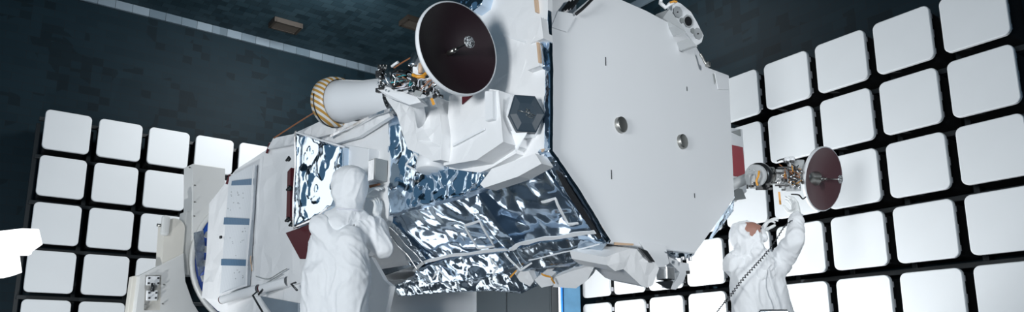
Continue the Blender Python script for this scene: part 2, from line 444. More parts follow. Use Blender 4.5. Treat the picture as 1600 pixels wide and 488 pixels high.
# front panel --------------------------------------------------------------
front_px = [(857, 14), (898, 21), (926, -3), (960, -6), (1010, 16), (1068, 47), (1089, 74), (1107, 106), (1139, 118), (1148, 311), (1086, 397), (954, 380), (860, 240)]
slab('front_panel', FRONT, front_px, 0, .05, M['flat'], bev=.008)
for x, y, lab in ((968, 196, 'round dull metal port cover, upper'), (1064, 222, 'round dull metal port cover, lower')):
    P = hit(x, y, FRONT.P, FRONT.n); b = MB()
    b.lathe(P, FRONT.n, [(.064, -.01), (.064, .028), (.060, .034), (.05, .036), (0, .036)], 40); b.build('port_cover', M['steel'], sat, lab)
for x, y in ((946, 96), (1073, 139), (955, 273), (1085, 306)):
    P = hit(x, y, FRONT.P, FRONT.n); b = MB(); b.bbox(P+FRONT.n*.002, E*.003, UP*(.036 if x < 1000 else .02), FRONT.n*.003, .001); b.build('slit', M['gun'], sat)
# folded corner flaps on the panel
slab('corner_flap', FRONT, [(872, 17), (899, 27), (886, 50), (862, 42)], .012, .008, M['flat'], bev=.002)
slab('corner_flap', FRONT, [(1117, 114), (1139, 119), (1139, 140), (1122, 140)], .012, .008, M['flat'], bev=.002)
slab('corner_notch', FRONT, [(1114, 115), (1121, 117), (1117, 132)], .006, .004, M['greypatch'], bev=.001)
slab('lower_flap', FRONT, [(1000, 378), (1040, 384), (1046, 412), (1031, 421), (1020, 408)], .014, .010, M['flat'], bev=.002)

# silver edge closing the gap between panel and flank, with tape tabs
sheet('edge_foil', SIDE, [(849, 22), (857, 16), (860, 110), (859, 236), (851, 246), (848, 190), (852, 110)], .02, M['foil'], .012, .02, .03, 3., f=9)
sheet('edge_foil', DIAG, [(840, 238), (858, 236), (900, 296), (952, 381), (938, 384), (905, 345), (872, 292), (856, 262)], .05, M['foil'], .02, .025, .03, 5., f=7)
slab('shadow_gap', DIAG, [(868, 268), (876, 274), (908, 325), (938, 374), (934, 376), (905, 332), (884, 300)], .085, .02, M['dark'], bev=.002)  # dark slab standing in for the shade inside the gap
for q in ([(856, 46), (860, 46), (860, 66), (856, 66)], [(858, 110), (861, 110), (861, 146), (858, 146)], [(858, 72), (861, 72), (861, 90), (858, 90)], [(857, 190), (861, 190), (861, 232), (857, 232)],
          [(872, 262), (875, 260), (884, 274), (881, 276)], [(896, 303), (899, 301), (905, 312), (902, 314)], [(934, 352), (938, 350), (946, 363), (942, 365)], [(846, 233), (862, 231), (862, 236), (847, 238)]):
    slab('tape_tab', FRONT, q, .006, .004, M['copper'], bev=.001)
for q in ([(1018, 388), (1030, 392), (1030, 396), (1016, 392)], [(960, 379), (990, 381), (990, 384), (960, 383)]):
    slab('tape_tab', FRONT, q, .006, .004, M['copper'], bev=.001)

# upper flank --------------------------------------------------------------
pouch('upper_blanket', SIDE, [(752, -30), (856, -30), (856, 14), (852, 110), (850, 246), (800, 262), (752, 270), (690, 240), (692, 120)], .02, .05, M['white'], .012, 2., 2.5, res=.06)
b = MB(); b.prism([S(.12, .06, 2.4), S(.12, .5, 2.6), S(.12, .5, 3.4), S(.12, .06, 3.4)], A*.62); b.build('upper_box', M['white'], sat)
slab('blanket_seam', SIDE, [(776, 50), (820, 64), (820, 67), (776, 53)], .03, .02, M['white2'])
pouch('blanket_tab', SIDE, [(823, 47), (845, 27), (849, 60), (829, 68)], .09, .1, M['white'], .006, 1., 8, res=.03)
pouch('blanket_tab', SIDE, [(819, 70), (840, 64), (843, 103), (824, 110)], .08, .1, M['white'], .006, 4., 8, res=.03)
slab('tape_tab', SIDE, [(838, 66), (841, 66), (844, 98), (841, 98)], .085, .02, M['copper'], bev=.001)
slab('tape_tab', SIDE, [(834, -2), (837, -2), (839, 19), (836, 19)], .05, .03, M['copper'], bev=.001)
sheet('corner_foil', SIDE, [(841, 66), (848, 58), (852, 100), (848, 108), (842, 98)], .05, M['foil'], .02, .02, .03, 8, f=12)
sheet('top_foil', SIDE, [(708, -14), (758, -14), (752, 8), (738, 18), (716, 12)], .12, M['foil'], .03, .02, .12, 2, f=12)
for k in range(4):
    b = MB(); p, q = at(878+k*5, 17-k*1.0, 5.05), at(890+k*5, 2-k*1.5, 5.1); b.bbox((p+q)/2, (q-p)/2, E*.008, UP*.006, .002); b.build('connector_blade', M['gun'], sat)
b = MB(); b.tube(smooth_path([at(900, 22, 5.0), at(912, 12, 5.03), at(926, -2, 5.1)]), .012); b.build('edge_cable', M['dark'], sat)

# big wrapped box on the flank and its neighbours
pouch('equipment_box', SIDE, [(702, 150), (757, 138), (779, 141), (786, 222), (745, 250), (693, 259)], .26, .3, M['white'], .010, 6., 3., res=.04)
slab('box_rib', SIDE, [(757, 142), (769, 141), (770, 186), (758, 189)], .30, .05, M['white2'])
slab('box_seam', SIDE, [(706, 226), (756, 200), (757, 203), (707, 229)], .275, .012, M['white2'])
slab('maroon_sliver', SIDE, [(721, 151), (737, 149), (721, 163)], .275, .012, M['maroon'])
pouch('blanket_roll', SIDE, [(750, 288), (768, 264), (836, 240), (846, 256), (810, 276), (756, 294)], .12, .12, M['white'], .010, 7., 4., res=.035)
pouch('blanket_fold', SIDE, [(694, 259), (746, 249), (780, 226), (800, 206), (806, 240), (768, 262), (750, 270), (702, 264)], .10, .12, M['white'], .016, 3., 5., res=.03)
slab('square_cover', SIDE, [(768, 146), (790, 148), (789, 170), (779, 182), (770, 178)], .12, .12, M['white2'])
# hexagonal cover
hn = (-E*.62-A*.78-UP*.12).normalized(); hc = at(822, 178, 4.72)
hu = E*1.0-hn*E.dot(hn); hu.normalize(); hv = hn.cross(hu); hv = hv if hv.z > 0 else -hv
HX = Plane(hc, hn)
hexp = [(804, 148), (836, 150), (852, 179), (838, 207), (808, 205), (795, 179)]
P = HX(hexp); b = MB()
ctr = sum(P, V((0, 0, 0)))/6
b.loft([[p-hn*.10 for p in P][::-1], [p-hn*.006 for p in P][::-1], [ctr+(p-ctr)*.93 for p in P][::-1], [ctr+(p-ctr)*.55+hn*.012 for p in P][::-1], [ctr+(p-ctr)*.04+hn*.016 for p in P][::-1]], True, False)
hexo = b.build('hexagonal_cover', M['capblue'], sat, 'glossy blue-black hexagonal cover')
b = MB(); P2 = [ctr+(p-ctr)*1.14-hn*.10 for p in P]
b.loft([[p-hn*.16 for p in P2][::-1], P2[::-1], [ctr+(p-ctr)*1.02-hn*.07 for p in P][::-1]], True, False); b.build('cover_collar', M['white2'], sat)
# embossed marks in the middle of the cover
b = MB()
def mark(pts):
    b.tube([ctr+hu*x*.1+hv*y*.1+hn*.017 for x, y in pts], .0022, 5)
mark([(-.6, .12), (-.1, .06), (.62, -.08)]); mark([(-.05, .30), (-.05, .02)]); mark([(-.05, .30), (.06, .26), (.05, .17), (-.05, .16), (.08, .02)])
mark([(.16, .28), (.16, .04), (.30, .05)]); mark([(-.05, -.1), (.05, -.16), (.15, -.08), (.25, -.18), (.38, -.1), (.5, -.2)]); mark([(.1, -.2), (.3, -.26), (.5, -.28)])
b.build('embossed_mark', M['steel'], hexo)
b = MB(); b.bbox(at(786, 190, 4.80), E*.018, UP*.022, A*.012, .004); b.build('cover_latch', M['copper'], sat)
b = MB(); p = at(806, 236, 4.82); b.loft([[at(798, 205, 4.80), at(824, 207, 4.76), at(812, 207, 4.95)], [p, p+E*.01, p+A*.01]], True, False); b.build('pointed_strut', M['white2'], sat)

# flank foils ---------------------------------------------------------------
sheet('flank_foil', SIDE, [(608, 182), (622, 178), (637, 222), (656, 262), (668, 300), (640, 326), (608, 338), (605, 260)], .03, M['foil'], .035, .025, .05, 11, f=5)
sheet('flank_foil', SIDE, [(650, 268), (700, 258), (757, 266), (757, 292), (722, 306), (672, 318), (640, 326)], .09, M['foil'], .05, .022, .08, 12, f=6)
b = MB()
for a_, c_ in (((634, 258), (648, 240)), ((648, 240), (668, 262)), ((634, 258), (652, 268))):
    p, q = hit(*a_, SIDE.P-E*.075, -E), hit(*c_, SIDE.P-E*.075, -E); b.bbox((p+q)/2, (q-p)/2, E*.004, (q-p).cross(E).normalized()*.008, .001)
b.build('tape_strip', M['white2'], sat)
# drum with a round lower face
dc = at(674, 268, 5.5); b = MB(); b.lathe(dc, UP+E*.1, [(0, 0), (.115, 0), (.122, .006), (.122, .095), (.115, .10), (0, .10)], 40); b.build('instrument_drum', M['white2'], sat)
pouch('pouch_tower', SIDE, [(600, 150), (642, 158), (676, 150), (687, 178), (691, 210), (689, 250), (675, 252), (658, 242), (637, 233), (630, 212), (620, 178)], .34, .36, M['white'], .035, 9., 5., res=.035)

# sloping lower flank: mirror radiator, foil blankets and their tapes ---------
slab('mirror_radiator', DIAG, [(560, 402), (600, 345), (652, 414), (600, 432), (560, 440)], .015, .02, M['radiator'])
sheet('lower_foil', DIAG, [(590, 346), (640, 322), (700, 302), (738, 318), (772, 348), (806, 392), (745, 398), (702, 404), (652, 420), (620, 385)], .05, M['foil'], .055, .022, .06, 21, f=2.4)
sheet('lower_foil', DIAG, [(735, 296), (752, 291), (800, 280), (846, 258), (872, 292), (903, 332), (946, 379), (900, 376), (842, 382), (803, 394), (770, 348), (742, 318)], .06, M['foil'], .06, .022, .06, 24, f=2.2)
sheet('foil_ridge', DIAG, [(700, 303), (724, 294), (745, 300), (776, 345), (812, 389), (796, 395), (752, 352), (722, 322)], .12, M['foil'], .03, .022, .10, 27, f=5)
sheet('lower_foil', DIAG, [(588, 346), (606, 340), (632, 366), (668, 408), (650, 426), (630, 400)], .07, M['foild'], .04, .02, .05, 29, f=7)
def strip(name, pl, pts, off, wd, mt, parent=sat):
    b = MB(); P = pl(pts, off); P = smooth_path(P, 4); n = pl.n; top = []; 
    L_, R_ = [], []
    for i, p in enumerate(P):
        d = (P[min(i+1, len(P)-1)]-P[max(i-1, 0)]).normalized(); s_ = n.cross(d).normalized()
        w_ = wd*(1+.18*math.sin(i*1.7+len(P)))
        p = p+n*.006*math.sin(i*1.3)
        L_.append(p+s_*w_); R_.append(p-s_*w_)
    rings = [[l+n*.004, r+n*.004, r-n*.004, l-n*.004] for l, r in zip(L_, R_)]
    b.loft(rings, True, False); return b.build(name, mt, parent)
strip('tape_strip', DIAG, [(646, 424), (664, 410), (700, 401), (745, 395), (800, 389)], .125, .014, M['white2'])
strip('tape_strip', DIAG, [(800, 390), (812, 382), (842, 375), (885, 369), (930, 362)], .125, .016, M['white2'])
for q in ([(726, 352), (750, 346), (770, 383)], [(726, 352), (745, 388), (772, 386)], [(846, 316), (868, 311), (886, 350), (903, 350)]):
    for i in range(len(q)-1): strip('tape_strip', DIAG, [q[i], q[i+1]], .125, .009, M['white2'])
strip('metal_strip', DIAG, [(592, 350), (612, 372), (634, 396), (656, 424)], .125, .007, M['silver'])
strip('metal_strip', DIAG, [(600, 344), (622, 368), (646, 394), (664, 412)], .125, .005, M['silver'])
for q in ([(690, 398), (722, 391)], [(806, 412), (832, 398)], [(772, 394), (800, 388)]):
    pass
# hanging lower skirt, facing the camera and downwards
SK = Plane(S(0, .60, .87), (-E*.8-UP*.6))
sheet('foil_skirt', SK, [(648, 422), (702, 404), (790, 392), (804, 416), (775, 432), (722, 440), (668, 444), (648, 436)], .03, M['foil'], .035, .02, .05, 31, f=5)
sheet('foil_skirt', SK, [(800, 392), (845, 378), (940, 368), (948, 380), (938, 396), (900, 410), (850, 420), (816, 424)], .02, M['foild'], .02, .022, .05, 32, f=4)
sheet('foil_skirt', SK, [(612, 448), (650, 432), (720, 436), (780, 428), (822, 424), (880, 424), (938, 396), (956, 398), (938, 416), (890, 440), (842, 446), (815, 459), (770, 455), (700, 458), (622, 464)], -.02, M['foild'], .035, .02, .06, 33, f=7)
for q in ([(686, 421), (702, 439)], [(686, 421), (676, 436)], [(765, 401), (778, 420)], [(788, 395), (812, 423)], [(812, 423), (830, 412)], [(776, 420), (770, 430)]):
    strip('tape_strip', SK, q, .075, .007, M['white2'])
strip('metal_strip', SK, [(826, 407), (880, 395), (936, 382)], .05, .004, M['white2'])
# white wrapped caps under the skirt
pouch('underside_cap', SK, [(803, 426), (826, 424), (834, 440), (828, 448), (812, 440)], .04, .10, M['white'], .010, 2., 8, res=.03)
pouch('underside_cap', SK, [(835, 438), (848, 428), (862, 432), (864, 446), (846, 450)], .04, .10, M['white'], .010, 3., 8, res=.03)
pouch('underside_cap', SK, [(866, 434), (893, 424), (930, 414), (918, 438), (900, 451), (864, 449)], .03, .10, M['white'], .010, 4., 6, res=.03)
for q in ([(797, 434), (806, 424)], [(846, 428), (860, 434)], [(862, 434), (866, 444)]):
    strip('tape_tab', SK, q, .09, .006, M['orange'])

# wrapped units below the front panel
UB = Plane(S(.12, 0, 0), (-A-UP*.25))
pouch('wrapped_horn', UB, [(946, 402), (967, 394), (984, 389), (1006, 391), (1022, 408), (1030, 420), (1020, 446), (1012, 450), (1001, 446), (982, 428), (974, 421), (961, 424), (949, 415)], .02, .34, M['white'], .022, 5., 5., res=.03)
slab('tape_tab', UB, [(1000, 388), (1012, 392), (1024, 410), (1018, 410), (1006, 396)], .05, .02, M['gun'])
b = MB(); b.bbox(at(1040, 428, 5.65), E*.055, UP*.05, A*.05, .006); b.build('sensor_box', M['silver'], sat)
b = MB(); b.loft([[at(1024, 441, 5.6), at(1052, 440, 5.6), at(1046, 438, 5.8)], [at(1042, 452, 5.62), at(1048, 452, 5.62), at(1046, 450, 5.75)]], True, False); b.build('sensor_hood', M['gun'], sat)
pouch('bracket_arm', UB, [(1044, 396), (1052, 400), (1074, 424), (1068, 440), (1056, 453), (1046, 452), (1058, 436), (1062, 426), (1046, 410)], -.10, .08, M['white2'], .004, 2, 6, res=.03)
pouch('bracket_arm', UB, [(1056, 410), (1076, 412), (1078, 424), (1074, 430)], -.14, .08, M['white2'], .004, 3, 6, res=.03)
sheet('edge_foil', UB, [(1042, 394), (1086, 397), (1078, 404), (1060, 404)], -.06, M['foild'], .02, .02, .04, 41, f=9)
b = MB(); b.bbox(at(1075, 426, 5.8), E*.014, UP*.012, A*.01, .002); b.build('black_block', M['dark'], sat)
b = MB(); b.bbox(at(1068, 404, 5.8), E*.02, UP*.012, A*.012, .003); b.bbox(at(1078, 405, 5.85), E*.008, UP*.016, A*.012, .003); b.build('connector', M['silver'], sat)
sheet('edge_foil', FRONT, [(1148, 308), (1146, 330), (1118, 366), (1112, 374), (1124, 350)], -.06, M['foil'], .02, .02, .03, 44, f=9)

# star camera plate above the panel's upper right edge -----------------------
SC = Plane(S(.16, 1.5, 2.9), (-A*.9-E*.22-UP*.12))
plate = [(1053, 0), (1064, 5), (1080, 18), (1090, 35), (1100, 56), (1097, 66), (1088, 72), (1078, 60), (1060, 36), (1050, 18)]
slab('camera_plate', SC, plate, .02, .07, M['white2'], label='white plate with three round sensor ports')
cpo = sat.children[-1]
def octo(x, y, r, off, mt, name, th=.012, n=8):
    P = hit(x, y, SC.P+SC.n*off, SC.n); u, w = basis(SC.n); b = MB()
    pts = [P+(u*math.cos(2*math.pi*(i+.5)/n)+w*math.sin(2*math.pi*(i+.5)/n))*r for i in range(n)]
    b.prism(pts, SC.n*-th); return b.build(name, mt, cpo)
octo(1059.3, 18.7, .055, .032, M['grey'], 'sensor_port'); octo(1091.3, 52.5, .055, .032, M['grey'], 'sensor_port')
octo(1076, 33, .062, .032, M['grey'], 'sensor_port'); octo(1076, 33, .043, .040, M['dark'], 'lens', .02, 24)
for x, y in ((1066, 32), (1083, 48)): octo(x, y, .028, .030, M['greypatch'], 'port_tab', .01, 6)
octo(1059.3, 18.7, .006, .042, M['dark'], 'screw', .02, 10); octo(1091.3, 52.5, .006, .042, M['dark'], 'screw', .02, 10)
b = MB(); b.prism([at(1036, 28, 5.95), at(1046, 14, 5.95), at(1060, 40, 5.95), at(1072, 50, 5.9), at(1055, 40, 5.9)], A*.14); b.prism([at(1074, 60, 5.95), at(1080, 62, 5.95), at(1090, 73, 5.95), at(1084, 72, 5.95)], A*.14); b.build('camera_bracket', M['grey'], sat)
b = MB()
b.tube([at(1031, 4, 5.9), at(1040, 12, 5.9), at(1046, 7, 5.9), at(1054, 3, 5.9)], .018); b.tube([at(1032, 6, 5.9), at(1033, -4, 5.9), at(1040, -8, 5.9)], .016); b.build('camera_hook', M['white2'], sat)
b = MB(); b.tube([at(1047, 4, 5.88), at(1053, 2, 5.88), at(1058, 3, 5.88)], .010); b.build('tape_tab', M['orange'], sat)
b = MB(); b.tube(smooth_path([at(1094, 84, 6.2), at(1098, 90, 6.2), at(1102, 98, 6.2), at(1108, 104, 6.2)]), .014); b.bbox(at(1106, 101, 6.2), E*.02, UP*.02, A*.02, .004); b.build('edge_cable', M['steel'], sat)

# narrow wing at the right edge of the panel with the red cover ----------------
WG = Plane(S(.30, 2.7, 1.6), -A)
slab('wing_plate', WG, [(1130, 198), (1160, 202), (1167, 300), (1150, 316), (1128, 316)], 0, .08, M['white2'])
slab('red_cover', WG, [(1143, 226), (1161, 230), (1165, 278), (1147, 275)], .012, .012, M['red'], label='flat dark red cover')
slab('grey_patch', WG, [(1143, 206), (1157, 202), (1158, 213)], .012, .012, M['greypatch'], bev=.002)
slab('grey_patch', WG, [(1144, 314), (1150, 293), (1160, 296), (1166, 311)], .012, .012, M['greypatch'], bev=.002)

# ------------------------------------------------------------------ aft flank
aft = [(327, 318), (341, 300), (357, 279), (369, 265), (418, 233), (426, 218), (455, 212), (520, 190), (608, 172), (610, 300), (606, 345), (575, 400), (520, 424), (440, 452), (400, 464), (345, 470), (315, 466), (322, 400)]
sheet('aft_blanket', SIDE, aft, .03, M['white'], .022, .07, .05, 51, 'facet', 3.)
sheet('blanket_edge', SIDE, [(418, 233), (427, 216), (456, 210), (500, 190), (522, 186), (560, 190), (535, 205), (455, 226)], .08, M['white'], .03, .03, .04, 52, 'facet', 6.)
sheet('blanket_edge', SIDE, [(500, 218), (545, 206), (605, 172), (610, 182), (560, 214), (500, 232)], .10, M['white'], .03, .03, .04, 55, 'facet', 6.)
strip('metal_strip', SIDE, [(516, 214), (552, 196), (600, 174), (612, 172)], .15, .012, M['silver'])
slab('louvre_panel', SIDE, [(358, 276), (397, 256), (385, 446), (343, 460)], .085, .04, stripe_mat('louvre_white', (.62, .66, .70), (.74, .77, .80), A, .022, .4, .45), label='pale ribbed radiator with three blue bands')
lp = sat.children[-1]
for q in ([(362, 283), (395, 279), (394.5, 289), (361, 290)], [(350, 340), (390.5, 342), (390, 352), (349, 351)], [(345.5, 405), (386.5, 406), (386, 416), (345, 415)]):
    slab('blue_band', SIDE, q, .092, .012, stripe_mat('band_blue', (.06, .13, .22), (.12, .22, .34), A, .022, .4, .35), lp, bev=.002)
strip('panel_frame', SIDE, [(397, 258), (392, 330), (384, 446)], .11, .012, M['white2'])
strip('panel_frame', SIDE, [(343, 462), (365, 453), (385, 446)], .11, .010, M['white2'])
b = MB(); rr = random.Random(3)
for k in range(46):
    x = 352+rr.random()*32; y = 296+rr.random()*140
    if min(abs(y-346), abs(y-411)) < 9: continue
    P = hit(x, y, SIDE.P-E*.086, -E); b.cyl(P, P-E*.005, .0045, n=6)
b.build('rivets', M['greypatch'], lp)
b = MB(); b.bbox(hit(345, 371, SIDE.P-E*.10, -E), A*.02, UP*.016, E*.01, .002); b.build('black_block', M['dark'], sat)
for q in ([(317, 142+170), (325, 312)],): pass
for (x, y) in ((357, 279), (420, 230)):
    b = MB(); P = hit(x, y, SIDE.P-E*.06, -E); b.tube([P-UP*.06+A*.04, P, P+UP*.04-A*.03], .014, 6); b.build('blanket_clip', M['maroon'], sat)
# thruster tubes
def thruster(x0, y0, x1, y1, r, off):
    p = hit(x0, y0, SIDE.P-E*off, -E); q = hit(x1, y1, SIDE.P-E*(off-.1), -E); ax = (p-q).normalized()
    b = MB(); b.lathe(q, ax, [(r*1.15, 0), (r, (p-q).length-.01), (r*.92, (p-q).length)], 32); o = b.build('thruster', M['white2'], sat)
    b = MB(); b.lathe(p, ax, [(r*.98, -.02), (r*1.0, .006), (r*.8, .010), (r*.55, -.03), (0, -.04)], 28); b.build('nozzle', M['maroon'], o)
thruster(347, 469, 405, 452, .046, .13); thruster(408, 452, 450, 440, .046, .13)
for path in ([(404, 454), (395, 462), (410, 488), (418, 498)], [(404, 461), (411, 452)], [(462, 442), (455, 444), (464, 454)]):
    b = MB(); b.tube([hit(x, y, SIDE.P-E*.15, -E) for x, y in path], .011, 6); b.build('strut', M['gun'], sat)
b = MB(); lp2 = [(.06, .90), (.06, .62), (.30, .42), (1.5, .42), (1.7, .62), (1.7, .90)]
b.loft([[S(s_, w, z) for w, z in lp2] for s_ in (3.65, 5.1)][::-1], True, False); b.build('aft_lower_body', M['white2'], sat)
sheet('aft_skirt', SIDE, [(317, 464), (345, 467), (420, 452), (520, 424), (580, 402), (600, 438), (612, 448), (600, 500), (370, 500), (340, 486)], .0, M['white'], .012, .05, .04, 58, 'facet', 4.)
slab('mirror_radiator', SIDE, [(406, 463), (466, 474), (466, 499), (430, 499)], .05, .02, M['bluegrey'])
for q in ([(400, 432), (420, 436), (448, 420)], [(412, 446), (440, 428)], [(392, 400), (393, 424)]): strip('blanket_seam', SIDE, q, .07, .004, M['copper'] if q[0][0] == 392 else M['greypatch'])

# foil covered box and maroon brackets
pouch('foil_box', SIDE, [(463, 208), (536, 230), (535, 270), (525, 300), (516, 322), (459, 356)], .20, .2, M['foil'], .05, 61, 3.2, res=.02, mode='foil')
strip('box_frame', SIDE, [(462, 205), (461, 260), (458, 358)], .225, .013, M['silver'])
strip('box_frame', SIDE, [(462, 207), (500, 219), (537, 230)], .225, .008, M['white2'])
strip('box_frame', SIDE, [(459, 357), (490, 342), (516, 322)], .225, .008, M['silver'])
for q in ([(449, 268), (454, 262), (453, 340), (447, 345)],): slab('maroon_rail', SIDE, q, .16, .08, M['maroon'])
slab('maroon_bracket', SIDE, [(446, 364), (484, 350), (481, 405), (468, 405)], .17, .02, M['maroon'], label='dark maroon triangular bracket')
for (x, y) in ((451, 250), (452, 296), (450, 345), (456, 352)):
    b = MB(); P = hit(x, y, SIDE.P-E*.18, -E); b.tube([P+A*.05, P+UP*.03, P-A*.03], .012, 6); b.sphere(P, .018, 10); b.build('hinge', M['gun'], sat)
slab('white_square', SIDE, [(537, 226), (576, 232), (574, 292), (536, 292)], .14, .12, M['white2'])
b = MB(); p = hit(589, 268, SIDE.P-E*.10, -E); b.bbox(p, A*.05, UP*.095, E*.06, .006); b.build('silver_box', M['silver'], sat)
b = MB(); b.bbox(p-A*.055, A*.012, UP*.095, E*.062, .003); b.build('silver_box', M['greypatch'], sat)

# telescope tube -----------------------------------------------------------
p0, p1 = at(606, 151, 6.05), at(521, 160, 6.45)
ax = (p1-p0).normalized(); b = MB(); Lt = (p1-p0).length
b.lathe(p0, ax, [(.165, -.1), (.165, Lt*.4), (.19, Lt*.7), (.205, Lt), (.195, Lt+.005), (.19, Lt-.2), (0, Lt-.2)], 56); b.build('telescope_tube', M['white2'], sat)
b = MB(); b.lathe(p1, ax, [(.206, -.10), (.226, -.085), (.234, -.02), (.226, .05), (.205, .06), (.19, .06), (.19, -.09)], 56)
stm = stripe_mat('amber_striped_tape', (.78, .78, .76), (.55, .30, .06), (UP*.9+V((.6, 0, 0))), .046, .5, .4)
b.build('tape_band', stm, sat, 'band of amber and white striped tape'); 
b = MB(); u, w = basis(ax)
b.tube([p1+ax*.0+(u*math.cos(t)+w*math.sin(t))*.234 for t in [i*.25+.2 for i in range(13)]], .008, 6); b.build('tie_cord', M['dark'], sat)
b = MB(); b.tube(smooth_path([at(428, 216, 6.9), at(470, 189, 6.7), at(512, 164, 6.4), at(560, 140, 6.3)]), .007, 6); b.build('guy_cable', M['brownwire'], sat)
b = MB(); b.tube(smooth_path([at(600, 118, 5.2), at(625, 100, 5.1), at(650, 86, 5.0)]), .006, 6); b.build('guy_cable', M['brownwire'], sat)

# ------------------------------------------------------------------ dish antennas
def dish(part, c, n, Rr, mt, up_hint, depth):
    """concave reflector facing n, rim centre c"""
    n = n.normalized(); b = MB()
    prof = [(Rr*i/18, -depth*(1-(i/18)**2)) for i in range(19)]
    b.lathe(c, n, prof[::-1], 72); o = b.build('reflector', mt, part)
    b = MB(); back = [(Rr*1.0, .0), (Rr*1.035, -.004), (Rr*1.035, -.03)]+[(Rr*(1.02-i*.085), -.032-depth*(1-(1-i*.085)**2)) for i in range(1, 11)]
    b.lathe(c, n, back, 72); b.build('rim', M['white2'], part)
    v = c-n*depth
    b = MB(); b.cyl(v-n*.01, v+n*.07, .020, .016, 16); b.cyl(v+n*.06, v+n*.10, .013, .011, 14); b.build('feed_horn', M['steel'], part)
    return v
def wires(part, c, ex, n, mats, rr, r=.006):
    for k in range(n):
        pts = [c+V((rr.uniform(-1, 1)*ex[0], rr.uniform(-1, 1)*ex[1], rr.uniform(-1, 1)*ex[2])) for _ in range(4)]
        b = MB(); b.tube(smooth_path(pts, 5), r, 6); b.build('wire', mats[k % len(mats)], part)
speck = mat('speckled_subreflector', (.5, .5, .5), .3)
nt = speck.node_tree; vo = nt.nodes.new('ShaderNodeTexVoronoi'); vo.feature = 'DISTANCE_TO_EDGE'; vo.inputs['Scale'].default_value = 70
rp = nt.nodes.new('ShaderNodeValToRGB'); rp.color_ramp.elements[0].color = (.03, .03, .035, 1); rp.color_ramp.elements[1].color = (.85, .87, .88, 1); rp.color_ramp.elements[0].position = .08; rp.color_ramp.elements[1].position = .16
tc = nt.nodes.new('ShaderNodeTexCoord'); nt.links.new(tc.outputs['Object'], vo.inputs['Vector']); nt.links.new(vo.outputs['Distance'], rp.inputs['Fac']); nt.links.new(rp.outputs[0], nt.nodes['Principled BSDF'].inputs['Base Color'])

def antenna(label):
    a = bpy.data.objects.new('dish_antenna', None); COL.objects.link(a); a.parent = sat; a['label'] = label; a.empty_display_size = .1
    return a
def tilt(vd, d, th):
    d = (d-vd*d.dot(vd)).normalized(); return (-vd*math.cos(th)+d*math.sin(th)).normalized()
a1 = antenna('near dish antenna with dark plum reflector and white rim')
c1 = at(717, 75, 4.62); vd = (c1-EYE).normalized(); th = rad(41)
n1 = tilt(vd, CAMX*.88+CAMY*.47, th)
v1 = dish(a1, c1, n1, .318, M['dish'], UP, .12)
tip = at(733, 66, 4.49); b = MB(); b.tube([v1+n1*.09, tip], .006, 8); b.tube([v1+n1*.05+UP*.012, v1.lerp(tip, .6)+UP*.008], .004, 6); b.build('feed_stem', M['dark'], a1)
b = MB(); b.lathe(tip, n1, [(0, -.006), (.030, -.006), (.041, .0), (.041, .006), (.034, .010), (0, .012)], 36); b.build('subreflector', speck, a1)
# gimbal behind the near dish
rr = random.Random(11)
def gp(x, y, Y=4.95): return at(x, y, Y)
b = MB(); b.lathe(gp(612, 126), (gp(628, 112, 4.85)-gp(612, 126)), [(0, -.05), (.075, -.05), (.085, -.03), (.085, .03), (.078, .045), (0, .05)], 36); b.build('motor_drum', M['silver'], a1)
b = MB(); b.lathe(gp(632, 124, 4.9), (gp(640, 120, 4.85)-gp(612, 126)), [(.05, -.04), (.062, -.03), (.062, .04), (.05, .05)], 30); b.lathe(gp(624, 126, 4.92), (gp(640, 120, 4.85)-gp(612, 126)), [(.07, -.012), (.08, -.01), (.08, .01), (.07, .012)], 30); b.build('motor_ring', M['gun'], a1)
b = MB(); b.lathe(gp(650, 96, 4.85), UP*.9+E*.3, [(0, -.06), (.042, -.06), (.046, -.05), (.046, .05), (.04, .06), (0, .06)], 28); b.build('motor_drum', M['silver'], a1)
b = MB(); b.bbox(gp(652, 112, 4.86), CAMX*.028, UP*.05, CF*.04, .006); b.bbox(gp(640, 134, 4.88), CAMX*.05+UP*.01, UP*.022, CF*.05, .005); b.build('motor_bracket', M['white2'], a1)
b = MB(); b.prism([gp(590, 140, 4.9), gp(600, 134, 4.9), gp(652, 152, 4.8), gp(658, 160, 4.8), gp(640, 164, 4.8), gp(606, 152, 4.85)], V((.03, .16, .03))); b.build('gimbal_base', M['white2'], a1)
def piece(part, name, mt, c, X, Y, Z, bev=.002):
    b = MB(); b.bbox(c, X, Y, Z, bev); b.build(name, mt, part)
def ball(part, name, mt, c, r):
    b = MB(); b.sphere(c, r, 8); b.build(name, mt, part)
for k in range(16):
    x = rr.uniform(590, 605); y = rr.uniform(108, 142); piece(a1, 'connector_block', M['dark'], gp(x, y, rr.uniform(4.86, 4.95)), CAMX*rr.uniform(.008, .02), UP*rr.uniform(.008, .02), CF*.015)
for k in range(26):
    x = rr.uniform(640, 690); y = 128+(x-640)*.25+rr.uniform(-6, 14); piece(a1, 'connector_block', M['dark'], gp(x, y, rr.uniform(4.76, 4.86)), CAMX*rr.uniform(.008, .02)+UP*rr.uniform(-.01, .01), UP*rr.uniform(.006, .016), CF*.015)
for k in range(14):
    ball(a1, 'connector_pin', M['silver'], gp(rr.uniform(590, 606), rr.uniform(108, 142), 4.84), rr.uniform(.005, .010))
for k in range(20):
    x = rr.uniform(640, 690); ball(a1, 'connector_pin', M['silver'], gp(x, 128+(x-640)*.25+rr.uniform(-6, 12), 4.74), rr.uniform(.004, .009))
for k in range(3):
    b = MB(); p = gp(592+k*5, 106, 4.95); b.cyl(p-UP*.02, p+UP*.022, .010, n=12); b.build('connector_can', M['steel'], a1)
b = MB(); b.bbox(gp(653, 146, 4.74), CAMX*.026-UP*.006, UP*.018+CAMX*.01, CF*.008, .003); b.build('blue_label_plate', M['greypatch'], a1)
